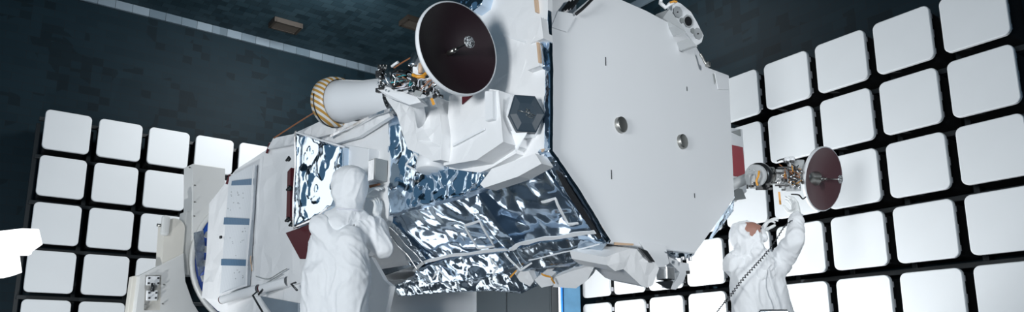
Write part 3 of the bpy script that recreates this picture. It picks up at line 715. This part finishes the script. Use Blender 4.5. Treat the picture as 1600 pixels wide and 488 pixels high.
b = MB(); b.tube(smooth_path([gp(645, 117, 4.77), gp(652, 120, 4.75), gp(660, 119, 4.75), gp(667, 114, 4.77)]), .013, 8); b.tube([gp(648, 119, 4.75), gp(664, 121, 4.74)], .010, 8); b.build('amber_tie', M['orange'], a1)
b = MB(); b.prism([gp(672, 154, 4.75), gp(676, 153, 4.75), gp(680, 163, 4.75), gp(676, 165, 4.75)], CF*.004); b.build('tape_tag', M['orange'], a1)
b = MB(); b.lathe(gp(657, 106, 4.78), UP, [(.0, -.04), (.016, -.04), (.016, .03), (0, .035)], 14); b.build('coil', M['copper'], a1)
wires(a1, gp(632, 128, 4.80), (.10, .02, .06), 12, [M['brownwire'], M['teal'], M['dark'], M['silver'], M['clip'], M['silver']], rr, .0045)
wires(a1, gp(668, 134, 4.76), (.07, .02, .05), 8, [M['brownwire'], M['dark'], M['silver'], M['clip']], rr, .0045)
b = MB(); b.tube([gp(600, 152, 4.9), gp(604, 162, 4.9)], .012, 8); b.sphere(gp(605, 164, 4.9), .015, 10); b.build('bolt', M['gun'], a1)
b = MB(); b.tube([gp(612, 104, 4.88), gp(622, 97, 4.84)], .010, 8); b.build('lever', M['white2'], a1)
b = MB(); b.tube([gp(640, 150, 4.95), at(655, 170, 5.1), at(660, 200, 5.3)], .04, 14); b.build('mast', M['white2'], a1)
# connect reflector to gimbal
b = MB(); b.cyl(v1-n1*.03, gp(655, 108, 4.84), .045, .035, 20); b.build('dish_neck', M['white2'], a1)

a2 = antenna('far dish antenna with plum reflector, seen from its side')
c2 = at(1288, 280, 6.75); vd = (c2-EYE).normalized(); th = rad(58)
n2 = tilt(vd, CAMX*.995-CAMY*.02, th)
v2 = dish(a2, c2, n2, .300, M['dish_lit'], UP, .075)
tip = v2+n2*.235; b = MB(); b.tube([v2+n2*.07, tip], .006, 8); b.build('feed_stem', M['steel'], a2)
b = MB(); b.lathe(tip, n2, [(0, -.006), (.030, -.006), (.040, .0), (.040, .006), (.033, .010), (0, .012)], 36); b.build('subreflector', speck, a2)
def g2(x, y, Y=6.72): return at(x, y, Y)
g_ax = (g2(1200, 274)-g2(1170, 272)).normalized()
b = MB(); b.lathe(g2(1184, 275, 6.6), (g2(1184, 275, 6.6)-g2(1205, 274, 6.8)), [(0, -.07), (.115, -.07), (.122, -.05), (.122, .01), (.11, .02)], 40); b.build('motor_ring', M['gun'], a2)
b = MB(); b.lathe(g2(1181, 275, 6.54), (g2(1184, 275, 6.6)-g2(1205, 274, 6.8)), [(.105, -.01), (.105, .015), (.095, .022), (0, .024)], 40)
b.build('motor_drum', M['grey'], a2)
b = MB(); b.lathe(g2(1202, 275, 6.68), g_ax, [(.05, -.06), (.085, -.05), (.085, .03), (.06, .04), (.06, .10)], 32); b.build('motor_drum', M['steel'], a2)
b = MB(); b.bbox(g2(1173, 284, 6.55), CAMX*.03, UP*.07, CF*.05, .006); b.build('gimbal_base', M['grey'], a2)
b = MB(); b.bbox(g2(1222, 277, 6.66), CAMX*.075, UP*.075, CF*.07, .010); b.bbox(g2(1246, 268, 6.68), CAMX*.05, UP*.11, CF*.07, .010); b.bbox(g2(1236, 292, 6.62), CAMX*.07, UP*.045, CF*.06, .008); b.build('motor_housing', M['grey'], a2)
for x, y, w_, h_ in ((1214, 286, .05, .006), (1222, 290, .06, .008), (1215, 270, .03, .006), (1228, 262, .06, .008), (1176, 292, .05, .02), (1190, 294, .05, .02)): piece(a2, 'connector_block', M['dark'], g2(x, y, 6.56), CAMX*w_, UP*h_, CF*.02)
for k in range(18):
    piece(a2, 'connector_block', M['dark'], g2(rr.uniform(1215, 1256), rr.uniform(249, 298), rr.uniform(6.52, 6.6)), CAMX*rr.uniform(.006, .022), UP*rr.uniform(.006, .018), CF*.015)
for k in range(8): piece(a2, 'connector_block', M['dark'], g2(rr.uniform(1166, 1206), rr.uniform(285, 296), 6.5), CAMX*rr.uniform(.01, .02), UP*rr.uniform(.006, .014), CF*.02)
for k in range(16): ball(a2, 'connector_pin', M['silver'], g2(rr.uniform(1212, 1256), rr.uniform(248, 298), 6.51), rr.uniform(.006, .014))
for k in range(10): ball(a2, 'connector_pin', M['silver'], g2(1170+rr.uniform(0, 22), 262+rr.uniform(0, 24), 6.44), .005)
for x, y in ((1229, 250), (1236, 249)):
    b = MB(); b.lathe(g2(x, y, 6.58), -CF, [(0, -.03), (.026, -.03), (.026, .03), (.014, .034), (.012, .02), (0, .02)], 20); b.build('roller', M['white2'], a2)
b = MB(); b.lathe(g2(1247, 268, 6.59), -CF, [(.026, 0), (.03, .02), (.02, .024), (.016, .01), (0, .01)], 24); b.build('coil', M['copper'], a2)
b = MB(); b.tube(smooth_path([g2(1186, 268, 6.42), g2(1185, 275, 6.40), g2(1182, 283, 6.42), g2(1184, 290, 6.42)]), .010, 8); b.build('amber_tie', M['orange'], a2)
b = MB(); b.prism([g2(1216, 300, 6.55), g2(1219, 300, 6.55), g2(1221, 320, 6.55), g2(1218, 320, 6.55)], CF*.006); b.build('tape_tag', M['orange'], a2)
b = MB(); b.tube(smooth_path([g2(1214, 252, 6.6), g2(1222, 249, 6.58), g2(1233, 248, 6.6), g2(1245, 251, 6.62)]), .007, 6); b.build('wire', M['dark'], a2)
b = MB(); b.tube(smooth_path([g2(1236, 304, 6.5), g2(1248, 305, 6.5), g2(1254, 311, 6.55), g2(1259, 308, 6.6)]), .007, 6); b.build('wire', M['dark'], a2)
wires(a2, g2(1236, 270, 6.55), (.10, .02, .12), 9, [M['brownwire'], M['dark'], M['silver'], M['orange']], rr, .005)
b = MB(); b.cyl(v2-n2*.02, g2(1246, 274, 6.7), .075, .06, 24); b.lathe(v2-n2*.03, n2, [(.05, -.05), (.10, -.045), (.10, -.01), (.06, 0)], 30); b.build('dish_neck', M['steel'], a2)
b = MB(); b.cyl(g2(1175, 276, 6.62), S(.35, 2.55, 1.55), .05, .06, 16); b.build('mast', M['grey'], a2)
# ------------------------------------------------------------------ handling fixture at the aft end
FX = Plane(S(6.35, 0, 0), -A)
fx = thing('handling_fixture', 'grey white bolted fixture with blue ring holding the aft end of the spacecraft', 'fixture', (*S(6.8, .9, 0).to_2d(), 0))
def box_on(name, pts, off, depth, mt, parent=fx, label=None):
    P = FX(pts, off); b = MB(); b.prism(P, A*depth); o = b.build(name, mt, parent, label)
    md = o.modifiers.new('bevel', 'BEVEL'); md.width = .008; md.segments = 2; return o
RW, RZ = hit(289, 402, FX.P, FX.n), None
rc = RW+E*.98+UP*.02
b = MB(); b.lathe(rc, -A, [(.54, -.12), (.54, .05), (.58, .07), (.885, .07), (.885, .02)], 96); b.build('blue_ring', M['blue'], fx, 'blue bolting ring')
b = MB(); b.lathe(rc, -A, [(.885, .0), (.885, .08), (.89, .086), (.925, .086), (.935, .075), (.935, .0), (.885, .0)], 96); b.build('ring_rim', M['paint'], fx)
for k in range(26):
    a_ = 2*math.pi*(k+.5)/26; q = rc-A*.09+(E*math.cos(a_)+UP*math.sin(a_))*.79; rd = E*math.cos(a_)+UP*math.sin(a_); tg_ = rd.cross(A)
    b = MB(); b.bbox(q, rd*.045, tg_*.04, A*.022, .006); b.lathe(q-A*.02, -A, [(.020, 0), (.020, .02), (0, .022)], 6, False, False); b.build('ring_clamp', M['grey'], fx)
box_on('back_frame', [(301, 256), (352, 263), (352, 430), (300, 430)], .02, .30, M['paint'])
box_on('back_frame', [(292, 330), (301, 330), (301, 430), (280, 430)], -.02, .24, M['paint'])
box_on('gusset_plate', [(218, 431), (287, 396), (290, 440), (302, 474), (318, 500), (336, 560), (205, 560), (211, 488)], .05, .11, M['paint'])
box_on('gusset_plate', [(207, 432), (220, 430), (214, 488), (208, 560), (190, 560)], -.05, .12, M['cream'])
# rounded lever arm with pivot
P = FX([(273, 357)], .03)[0]
b = MB(); prof = [P+(E*math.cos(t)+UP*math.sin(t))*.13 for t in [rad(10+i*16) for i in range(11)]]
prof += FX([(253, 414), (286, 398)], .03); b.prism(prof, A*.22); b.build('lever_arm', M['cream'], fx)
b = MB(); P2 = FX([(258, 353)], .06)[0]; b.bbox(P2, E*.045, UP*.13, A*.05, .03); b.build('lever_cap', M['paint'], fx)
b = MB(); b.cyl(P2+A*.02-E*.09, P2+A*.02, .02, n=12); b.build('pivot_pin', M['steel'], fx)
# bolted clamp on the gusset
ck = box_on('clamp_plate', [(230, 432), (250, 432), (249, 446), (229, 446)], .075, .035, M['white2'])
ck2 = box_on('clamp_plate', [(230, 454), (247, 454), (246, 470), (229, 470)], .075, .035, M['white2'])
box_on('clamp_backing', [(226, 429), (253, 429), (251, 486), (224, 486)], .050, .012, M['cream'])
b = MB(); p, q = FX([(239, 443), (238, 456)], .09); b.cyl(p, q, .022, n=14); b.build('clamp_shaft', M['gun'], fx)
for par, pts in ((ck, [(233, 435), (247, 435), (232, 443), (247, 443)]), (ck2, [(233, 458), (244, 458), (233, 466), (243, 466)])):
    for x, y in pts:
        b = MB(); p = FX([(x, y)], .078)[0]; b.cyl(p, p-A*.014, .013, n=6); b.build('bolt', M['gun'], par)
for x, y in ((227, 476), (226, 484), (296, 262), (304, 290), (304, 316), (303, 338), (256, 445), (254, 475)):
    b = MB(); p = FX([(x, y)], .06 if x < 290 else .03)[0]; b.cyl(p, p-A*.012, .011, n=8); b.build('bolt', M['steel'], fx)
# column and base below the frame of the picture
cb = S(6.85, .9, -.05)
b = MB(); b.bbox(V((cb.x, cb.y, .75)), E*.95, A*.22, UP*.62, .03); b.build('column', M['paint'], fx)
b = MB(); b.bbox(V((cb.x, cb.y, .11))-A*.25, E*1.1, A*.62, UP*.06, .02); b.build('base_plate', M['paint'], fx)
for i in (-1, 1):
    for j in (-1, 1):
        p = V((cb.x, cb.y, .05))-A*.25+E*i*.95+A*j*.5; b = MB(); b.cyl(p-E*.025, p+E*.025, .05, n=24); b.build('caster', M['dark'], fx)
# crumpled plastic sheet taped to the ring
b = MB()
sheet_pts(b, FX([(303, 364), (318, 360), (320, 382), (318, 424), (311, 432), (305, 400)], .20), FX.n, .05, .02, .006, 7, 'foil', 7)
b.build('plastic_wrap', mat('clear_plastic', (.30, .36, .42), .12, trans=.6, alpha=.85), fx)

# white support pedestal under the spacecraft
pb = S(2.967, 1.35, 0); pb.z = 0
ped = thing('support_pedestal', 'smooth white round pedestal under the middle of the spacecraft', 'pedestal', pb)
b = MB(); b.lathe(pb, UP, [(.54, 0), (.54, .04), (.54, .5), (.53, 1.2), (.52, 1.9), (.515, 2.25), (0, 2.25)], 64); b.build('column', M['white2'], ped)
b = MB(); b.lathe(pb, UP, [(.60, 0), (.60, .03), (.54, .035)], 64); b.build('base_flange', M['steel'], ped)

# dark cabinet and blue post behind, low between the walls
def upright(t, x0, x1, ytop, Y, dep, mt, name, bev=.01):
    p, q = at(x0, ytop, Y), at(x1, ytop, Y); z = p.z
    b = MB(); c = V(((p.x+q.x)/2, Y+dep/2, z/2)); b.bbox(c, V(((q.x-p.x)/2, 0, 0)), V((0, dep/2, 0)), V((0, 0, z/2)), bev); return b.build(name, mt, t)
t = thing('equipment_cabinet', 'tall dark blue-black cabinet standing behind the spacecraft', 'cabinet', (at(806, 450, 10.6).x, 10.8, 0))
darkcab = mat('cabinet_dark', (.016, .024, .030), .45, vary=.3, vscale=2)
upright(t, 700, 872, 425, 10.6, .6, darkcab, 'carcass'); upright(t, 702, 790, 428, 10.575, .024, darkcab, 'door', .004); upright(t, 792, 858, 428, 10.575, .024, darkcab, 'door', .004)
upright(t, 861, 871, 428, 10.57, .03, M['gun'], 'edge_post', .004)
t = thing('blue_post', 'blue steel post with a bright blue edge beside the dark cabinet', 'post', (at(890, 450, 10.4).x, 10.5, 0))
upright(t, 880, 906, 425, 10.4, .2, M['bluesteel'], 'column'); upright(t, 875.5, 878.5, 425, 10.38, .05, M['bluebright'], 'edge_strip', .003)
upright(t, 872, 875.5, 425, 10.40, .05, M['clip'], 'seal_strip', .003)

# white flood lamp at the left edge
lc = at(6, 384, 5.2)
t = thing('flood_lamp', 'bright white flood lamp on a stand at the left edge', 'lamp', (lc.x-.1, lc.y+.15, 0))
LP = Plane(lc, (V((-.25, -1, -.15))))
lampM = mat('lamp_white', (.93, .93, .93), .4)
def lp_(name, pts, off, dp, mt):
    P = LP(pts, off); b = MB(); b.prism(P, LP.n*-dp); o = b.build(name, mt, t); md = o.modifiers.new('bevel', 'BEVEL'); md.width = .006; md.segments = 2; return o
lampE = mat('lamp_and_yoke_glow', (.95, .95, .95), .4); bb = lampE.node_tree.nodes['Principled BSDF']; bb.inputs['Emission Color'].default_value = (1, 1, 1, 1); bb.inputs['Emission Strength'].default_value = 1.2
lp_('lamp_head', [(-26, 364), (35, 357), (41, 382), (24, 394), (23, 398), (18, 400), (12, 399), (-26, 404)], 0, .14, lampE)
lp_('yoke', [(-14, 398), (12, 398), (16, 427), (2, 432), (-14, 436)], -.02, .10, lampE)  # yoke gives no light itself; emission stands in for its overexposed white
b = MB(); top = LP([(-8, 430)], -.06)[0]; bx = V((lc.x-.1, lc.y+.15, 0)); b.cyl((bx.x, bx.y, .02), top, .022, .018, 14); b.build('stand_pole', M['steel'], t)
for k in range(3):
    a_ = k*2.094+.4; b = MB(); b.tube([(bx.x, bx.y, .35), (bx.x+.42*math.cos(a_), bx.y+.42*math.sin(a_), .015)], .014); b.build('stand_leg', M['steel'], t)

# ------------------------------------------------------------------ people
DG = bpy.context.evaluated_depsgraph_get
def body_mesh(name, caps, mt, parent, voxel=.014, smooth=6, wr=0., wf=6., stretch=None, seed=0., cut=None, sink=None):
    """one continuous skin around tapered limbs: (p, r, q, r2) capsules fused and smoothed"""
    b = MB()
    for p, r0, q, r1 in caps:
        p, q = V(p), V(q)
        b.sphere(p, r0, 18); b.sphere(q, r1, 18)
        d = q-p; L_ = d.length
        if L_ > 1e-4:
            sn = max(-.95, min(.95, (r0-r1)/L_)); cs = math.sqrt(1-sn*sn); u = d/L_
            b.cyl(p+u*r0*sn, q+u*r1*sn, r0*cs, r1*cs, 20)
    o = b.build(name, mt, parent)
    m_ = o.modifiers.new('r', 'REMESH'); m_.mode = 'VOXEL'; m_.voxel_size = voxel
    m2 = o.modifiers.new('s', 'SMOOTH'); m2.factor = .5; m2.iterations = smooth
    dg = DG(); dg.update(); me = bpy.data.meshes.new_from_object(o.evaluated_get(dg)); o.modifiers.clear()
    old = o.data; o.data = me; bpy.data.meshes.remove(old); me.name = name
    base = root_of(parent).location
    if wr:
        nv = [v.normal.copy() for v in me.vertices]
        def ridge(q): return max(0., 1-abs(noise.noise(q))*3.2)**1.6
        st = stretch or 1
        for v, n in zip(me.vertices, nv):
            p = v.co+base
            wv = V((noise.noise(p*3+V((seed, 0, 0))), noise.noise(p*3+V((5, seed, 0))), noise.noise(p*3+V((0, 9, seed)))))*.09
            a_ = p+wv
            h = ridge(V((a_.x*wf+seed, a_.y*wf, a_.z*wf*st)))
            d_ = V((a_.x+a_.z*.7, a_.y+a_.z*.3, a_.z-a_.x*.7))
            h += .7*ridge(V((d_.x*wf*1.5, d_.y*wf*1.5+seed, d_.z*wf*st)))*max(0, min(1, .5+noise.noise(p*4)*1.5))
            h += .35*noise.noise(p*wf*2.6)
            v.co += n*(h-.35)*wr
    for p in me.polygons: p.use_smooth = True
    return o
def sub(V0, V1, t): return V(V0).lerp(V(V1), t)
def glove(name, parent, wrist, direction, palm_n, side, curl, sc=1., spread=.12, mt=None):
    """palm, four unequal bent fingers and a thumb, fused into one glove. palm_n: where the palm faces"""
    d = V(direction).normalized(); n = V(palm_n); n = (n-d*n.dot(d)).normalized(); s = d.cross(n)*side
    w = V(wrist); caps = []
    caps.append((w-d*.05*sc, .034*sc, w+d*.01*sc, .030*sc))
    for k in range(4):
        o_ = (k-1.5)*.0205*sc
        kn = w+d*(.088-.004*abs(k-1))*sc+s*o_
        caps.append((w+d*.012*sc+s*o_*.7, .020*sc, kn, .0135*sc))
        L3 = [(.040, .026, .020), (.045, .029, .021), (.042, .027, .020), (.033, .020, .017)][k]
        p = kn; ang = 0.; r = .0115
        for j, l in enumerate(L3):
            ang += curl[k]*(.9 if j == 0 else 1.0)
            dj = (d*math.cos(ang)+n*math.sin(ang)+s*(k-1.5)*spread*(1 if j == 0 else .4)).normalized()
            q = p+dj*l*sc; caps.append((p, r*sc, q, (r-.0012)*sc)); p = q; r -= .0012
    tb = w+d*.022*sc-s*.026*sc+n*.008*sc
    t1 = tb+(d*.55-s*.70+n*.45).normalized()*.045*sc; t2 = t1+(d*.85-s*.15+n*.5).normalized()*.036*sc; t3 = t2+(d*.9+s*.1+n*.45).normalized()*.026*sc
    caps += [(tb, .019*sc, t1, .015*sc), (t1, .0145*sc, t2, .013*sc), (t2, .0128*sc, t3, .011*sc)]
    return body_mesh(name, caps, mt or M['glove'], parent, .0052, 3, .0016, 40.)

# --- technician seen from behind at the left
YB = 5.75
def L(x, y, dy=0.): return at(x, y, YB+dy)
deckL = at(540, 260, YB).z-1.80
pl = thing('person', 'person in white hooded coverall seen from behind, reaching to the spacecraft', 'person', (L(522, 400).x, YB, deckL))
hip = V((L(521, 500).x, YB+.02, deckL+.95))
chest = L(527, 385, .02); neck = L(545, 330, .06); head = L(546, 291, .10)
shL, shR = L(504, 356, -.02), L(573, 356, .12)
elR = L(599, 388, .14); wrR = L(588, 338, .22)
elL = L(532, 376, .26); wrL = L(566, 306, .26)
legs = []
for sx in (-1, 1):
    h_ = hip+V((sx*.10, 0, -.04)); kn = V((h_.x+sx*.02, YB+.03, deckL+.50)); an = V((kn.x+sx*.01, YB, deckL+.106))
    legs.append((h_, kn, an))
def figure(fig, hip, chest, neck, head, arms, legs, facing, seed, skirt=0.):
    fw = V(facing).normalized(); sd = fw.cross(UP).normalized()
    # inner body
    caps = [(head+UP*.03, .098, head-UP*.04+fw*.012, .080), (neck, .056, head-UP*.06, .056), (chest, .125, neck-UP*.03, .075), (hip, .125, chest, .13)]
    for a_ in arms:
        caps += [(a_[0], .055, a_[1], .042), (a_[1], .042, a_[2], .027)]
        caps.append((neck-UP*.03, .05, a_[0], .055))
    for h_, kn, an in legs: caps += [(h_, .085, kn, .058), (kn, .058, an, .040), (an+V((0, 0, -.04)), .038, an+fw*.13-UP*.05, .034)]
    body_mesh('body', caps, M['skin'], fig, .016, 4)
    # coverall: loose, thick over torso, sleeves gathered at the wrists
    c = []
    for k in range(-2, 3):
        c.append((hip+sd*k*.075-UP*.05, .150, chest+sd*k*.06+UP*.02, .135))
    c.append((chest, .15, neck-UP*.05, .095))
    if skirt:                                # a long frock: straight from the hips to the knees
        for k in range(-2, 3): c.append((hip+sd*k*.075-UP*.03, .150, hip+sd*k*.082-UP*skirt, .140))
    for s0, e0, w0 in arms:
        c += [(chest+(s0-chest)*.55, .13, s0, .105), (s0, .105, e0, .088), (e0, .088, e0.lerp(w0, .65), .070), (e0.lerp(w0, .65), .070, e0.lerp(w0, .90), .042)]
    for h_, kn, an in legs: c += [(h_, .14, kn, .105), (kn, .105, an+UP*.02, .085)]
    body_mesh('coverall', c, M['suit'], fig, .010, 9, .012, 8.0, .42, seed)
    for h_, kn, an in legs:
        body_mesh('overshoe', [(an, .062, an-UP*.035, .060), (an-UP*.042, .05, an+fw*.15-UP*.046, .044)], M['suit'], fig, .012, 4, .006, 14)
# left figure faces the spacecraft
fL = V((.45, .9, 0)).normalized()
figure(pl, hip, chest, neck, head, [(shL, elL, wrL), (shR, elR, wrR)], legs, fL, 1., .46)
sdL = fL.cross(UP)
body_mesh('hood', [(head+UP*.035-sdL*.018, .138, head-UP*.045-sdL*.018, .134), (head+UP*.035+sdL*.018, .138, head-UP*.045+sdL*.018, .134), (head-UP*.05, .128, head-UP*.075, .124), (head-UP*.09, .108, neck-UP*.04, .104), (neck-UP*.04, .104, chest+UP*.16, .13), (neck-UP*.03, .10, shL+(neck-shL)*.35, .09), (neck-UP*.03, .10, shR+(neck-shR)*.35, .09)], M['suit'], pl, .012, 6, .008, 9, .8, 4.)
body_mesh('face_mask', [(head+fL*.075-UP*.05, .085, head+fL*.07-UP*.10, .075), (head+fL*.03+sdL*.06-UP*.07, .07, head+fL*.05-UP*.11, .075)], M['suit'], pl, .010, 4, .006, 16)
b = MB(); b.tube(smooth_path([head-sdL*.02-fL*.10+UP*.0, head+sdL*.08-fL*.08-UP*.02, head+sdL*.125+fL*.02-UP*.045]), .004); b.build('mask_strap', M['clip'], pl)
b = MB(); b.tube(smooth_path([neck-fL*.02-sdL*.12-UP*.012, neck-fL*.125-UP*.005, neck-fL*.02+sdL*.12-UP*.012]), .007); b.build('collar_seam', M['clip'], pl)
hR = (L(595, 302, .42)-wrR).normalized(); glove('glove', pl, wrR, L(594, 306, .26)-wrR, V((-.8, .5, .1)), 1, (.25, .3, .4, .5), 1.1)
glove('glove', pl, wrL, L(590, 290, .27)-wrL, V((.3, .2, -1)), -1, (.25, .3, .35, .4), 1.05)
tl = thing('hand_tool', 'small dark brown tool held in the left technician\'s gloved fingers', 'tool', L(588, 291, .26))
b = MB(); b.cyl(L(577, 292, .26), L(594, 288, .27), .012, .009, 14); b.build('handle', M['brownwire'], tl); b = MB(); b.cyl(L(594, 288, .27), L(599, 287, .275), .005, .003, 10); b.build('shaft', M['steel'], tl)
b = MB(); b.tube([hip+V((.15, -.10, .35)), hip+V((.17, -.09, .0)), hip+V((.17, -.06, -.3))], .004); b.build('belt_cord', M['steel'], pl)

# --- technician at the right, arms raised to the far dish
YR = 6.45
def Rr_(x, y, dy=0.): return at(x, y, YR+dy)
deckR = at(1166, 352, YR).z-1.76
pr_ = thing('person', 'person in white hooded coverall facing the camera with arms raised under the far dish', 'person', (Rr_(1193, 480).x, YR, deckR))
hip2 = V((Rr_(1196, 500).x, YR+.02, deckR+.95)); chest2 = Rr_(1183, 442, .0); neck2 = Rr_(1168, 396, .02); head2 = Rr_(1168, 369, -.01)
s1, s2 = Rr_(1147, 414, .02), Rr_(1217, 412, .03)
e1, w1 = Rr_(1162, 398, .22), Rr_(1189, 362, .06)
e2, w2 = Rr_(1242, 376, -.16), Rr_(1245, 333, -.08)
legs2 = []
for sx in (-1, 1):
    h_ = hip2+V((sx*.10, 0, -.04)); kn = V((h_.x+sx*.02, YR-.03, deckR+.50)); an = V((kn.x+sx*.01, YR, deckR+.106)); legs2.append((h_, kn, an))
fR = V((.30, -.95, 0)).normalized(); sdR = fR.cross(UP)
figure(pr_, hip2, chest2, neck2, head2, [(s1, e1, w1), (s2, e2, w2)], legs2, fR, 6.)
up2 = (UP*.9+V((-.25, .3, 0))).normalized()       # head tilted back
look = (fR*.75+UP*.45+V((.35, 0, 0))).normalized()
body_mesh('face', [(head2+look*.045+UP*.02, .082, head2+look*.04-UP*.05, .070), (head2+look*.118-UP*.006, .017, head2+look*.128-UP*.030, .016), (head2+look*.105+UP*.022+sdR*.03, .022, head2+look*.105+UP*.022-sdR*.03, .022)], M['skin'], pr_, .008, 3)
for s_ in (-1, 1):
    b = MB(); b.sphere(head2+look*.118+UP*.004+sdR*.032*s_, .011, 12); b.build('eye', M['gun'], pr_)
body_mesh('hood', [(head2+up2*.04-look*.035, .122, head2-up2*.03-look*.035, .118), (head2+up2*.105+look*.035, .030, head2+up2*.06+look*.05+sdR*.095, .028), (head2+up2*.105+look*.035, .030, head2+up2*.06+look*.05-sdR*.095, .028),
   (head2+up2*.06+look*.05+sdR*.095, .028, head2-up2*.05+look*.06+sdR*.09, .034), (head2+up2*.06+look*.05-sdR*.095, .028, head2-up2*.05+look*.06-sdR*.09, .034),
   (head2-UP*.08, .115, neck2-UP*.05, .12), (neck2-UP*.05, .12, chest2+UP*.10, .17), (neck2-UP*.04, .10, s1.lerp(neck2, .35), .10), (neck2-UP*.04, .10, s2.lerp(neck2, .4), .09)], M['suit'], pr_, .011, 4, .012, 9, .8, 8.)
body_mesh('face_mask', [(head2+look*.085-UP*.055, .060, head2+look*.06-UP*.12, .075), (head2+look*.06-UP*.06+sdR*.05, .05, head2+look*.05-UP*.12, .07), (head2+look*.06-UP*.06-sdR*.05, .05, head2+look*.05-UP*.12, .07), (head2+look*.05-UP*.12, .08, chest2+fR*.09+UP*.14, .10)], M['suit'], pr_, .010, 4, .016, 15, .4)
glove('glove', pr_, w1, Rr_(1209, 333, .0)-w1, V((.7, -.2, -.5)), -1, (.30, .40, .5, .6), 1.12)
glove('glove', pr_, w2, Rr_(1238, 304, .0)-w2, V((-.5, .2, .7)), 1, (.35, .40, .45, .5), 1.12)
b = MB(); b.tube([w2-CAMX*.052-UP*.02, w2-CF*.05-UP*.015, w2+CAMX*.05-UP*.02], .010); b.build('cuff', M['suit'], pr_)
b = MB(); b.tube(smooth_path([chest2+fR*.175+UP*.10, chest2+fR*.195-UP*.05+sdR*.0, hip2+fR*.2+UP*.05, hip2+fR*.19-UP*.2]), .006); b.build('zip_flap', M['suit'], pr_)
# coiled ground cord from the wrist across the chest
cd_ = thing('ground_cord', 'thin dark coiled cord slung across the right technician\'s chest', 'cord', Rr_(1170, 440, -.3))
pth = smooth_path([w2-CF*.055-UP*.03, Rr_(1228, 352, -.18), Rr_(1212, 376, -.22), Rr_(1196, 398, -.27), Rr_(1178, 418, -.30), Rr_(1158, 440, -.30), Rr_(1141, 463, -.27), Rr_(1128, 478, -.25), Rr_(1114, 500, -.20), Rr_(1106, 540, -.1)], 26)
pts = []
for i, p in enumerate(pth):
    d = (pth[min(i+1, len(pth)-1)]-pth[max(i-1, 0)]).normalized(); u, w = basis(d); k = i*1.35
    rC = .010 if 70 < i < 175 else .004
    pts.append(p+(u*math.cos(k)+w*math.sin(k))*rC)
b = MB(); b.tube(pts, .0045, 6); b.build('coil', M['gun'], cd_)

# work platforms that carry the two technicians
def platform(label, c, z, w_, d_, rail):
    t = thing('work_platform', label, 'platform', (c.x, c.y, 0))
    b = MB(); b.bbox(V((c.x, c.y, z-.04)), V((w_, 0, 0)), V((0, d_, 0)), V((0, 0, .035)), .008); b.build('deck', M['steel'], t)
    for i in (-1, 1):
        for j in (-1, 1):
            b = MB(); b.cyl((c.x+i*(w_-.04), c.y+j*(d_-.04), 0), (c.x+i*(w_-.04), c.y+j*(d_-.04), z-.06), .025, n=12); b.build('leg', M['silver'], t)
    for k in range(1, 4):
        zz = z*k/4
        b = MB(); b.bbox(V((c.x, c.y-d_-.02-.10*(3-k), zz)), V((w_*.8, 0, 0)), V((0, .09, 0)), V((0, 0, .015)), .004); b.build('step', M['silver'], t)
    if rail:
        b = MB(); y_ = c.y-d_+.02; zt = rail.z
        b.tube([(rail.x-.13, y_, z), (rail.x-.135, y_, zt-.03), (rail.x-.11, y_, zt), (rail.x+.11, y_, zt), (rail.x+.135, y_, zt-.03), (rail.x+.13, y_, z)], .020, 10); b.build('guard_rail', M['silver'], t)
platform('silver work platform under the left technician, below the frame', hip-V((0, .15, 0)), deckL, .38, .34, None)
platform('silver stepped platform with a hoop rail in front of the right technician', hip2, deckR, .42, .45, at(1210, 487, YR-.43))
# ------------------------------------------------------------------ light
def area(name, loc, target, size, power, col=(1, 1, 1), size_y=None):
    l = bpy.data.lights.new(name, 'AREA'); l.energy = power; l.color = col
    l.shape = 'RECTANGLE' if size_y else 'SQUARE'; l.size = size
    if size_y: l.size_y = size_y
    o = bpy.data.objects.new(name, l); COL.objects.link(o); o.location = loc
    o.rotation_euler = (V(target)-V(loc)).to_track_quat('-Z', 'Y').to_euler(); return o
def spot(name, loc, target, power, angle, col=(1, 1, 1), size=.1, blend=.4):
    l = bpy.data.lights.new(name, 'SPOT'); l.energy = power; l.color = col; l.spot_size = rad(angle); l.spot_blend = blend; l.shadow_soft_size = size
    o = bpy.data.objects.new(name, l); COL.objects.link(o); o.location = loc
    o.rotation_euler = (V(target)-V(loc)).to_track_quat('-Z', 'Y').to_euler(); return o
area('key_softbox', (-3.4, -1.6, 2.0), (-.7, 6.2, 3.2), 1.5, 390, (.97, .99, 1))
area('added_side_light', (-7.2, 7.9, 4.5), (-1.6, 6.8, 3.4), 2.2, 22, (.97, .99, 1))  # unseen area light added to put white reflections into the foil
spot('added_front_spot', (4.6, .2, 3.2), (1.15, 6.2, 3.1), 820, 38, (.97, .99, 1), .5, .6)  # added spot without a visible source, lifts the front panel
area('added_corner_light', (-2.4, 10.2, 7.1), PL+DL*2.9-UP*1.3, 1.4, 170, (.97, .99, 1))  # unseen overhead light added so the left-hand panels brighten towards the corner
area('added_corner_light', (.9, 9.6, 7.1), PR+DR*.4-UP*1.6, 1.4, 55, (.97, .99, 1))  # its twin, also added, for the right-hand panels
spot('floor_flood', PR+DR*-.6+NR*2.2-UP*(PR.z-.4), PR+DR*-.9-UP*1.8, 760, 140, (.97, .99, 1), .06)
spot('floor_flood', (-5.4, 6.9, .35), PL+DL*2.4-UP*.6, 240, 105, (.97, .99, 1), .06)
area('added_floor_light', (-2.5, 7.5, .3), (-.9, 6.4, 2.4), 1.3, 10, (.97, .99, 1))  # added low light, out of view, makes bright patches in the lower foil
world = bpy.data.worlds.new('world'); scene.world = world; world.use_nodes = True
world.node_tree.nodes['Background'].inputs[0].default_value = (.10, .20, .30, 1)
world.node_tree.nodes['Background'].inputs[1].default_value = .6
vs = scene.view_settings
vs.view_transform = 'Standard'; vs.look = 'None'; vs.exposure = .12; vs.gamma = 1; vs.use_curve_mapping = False
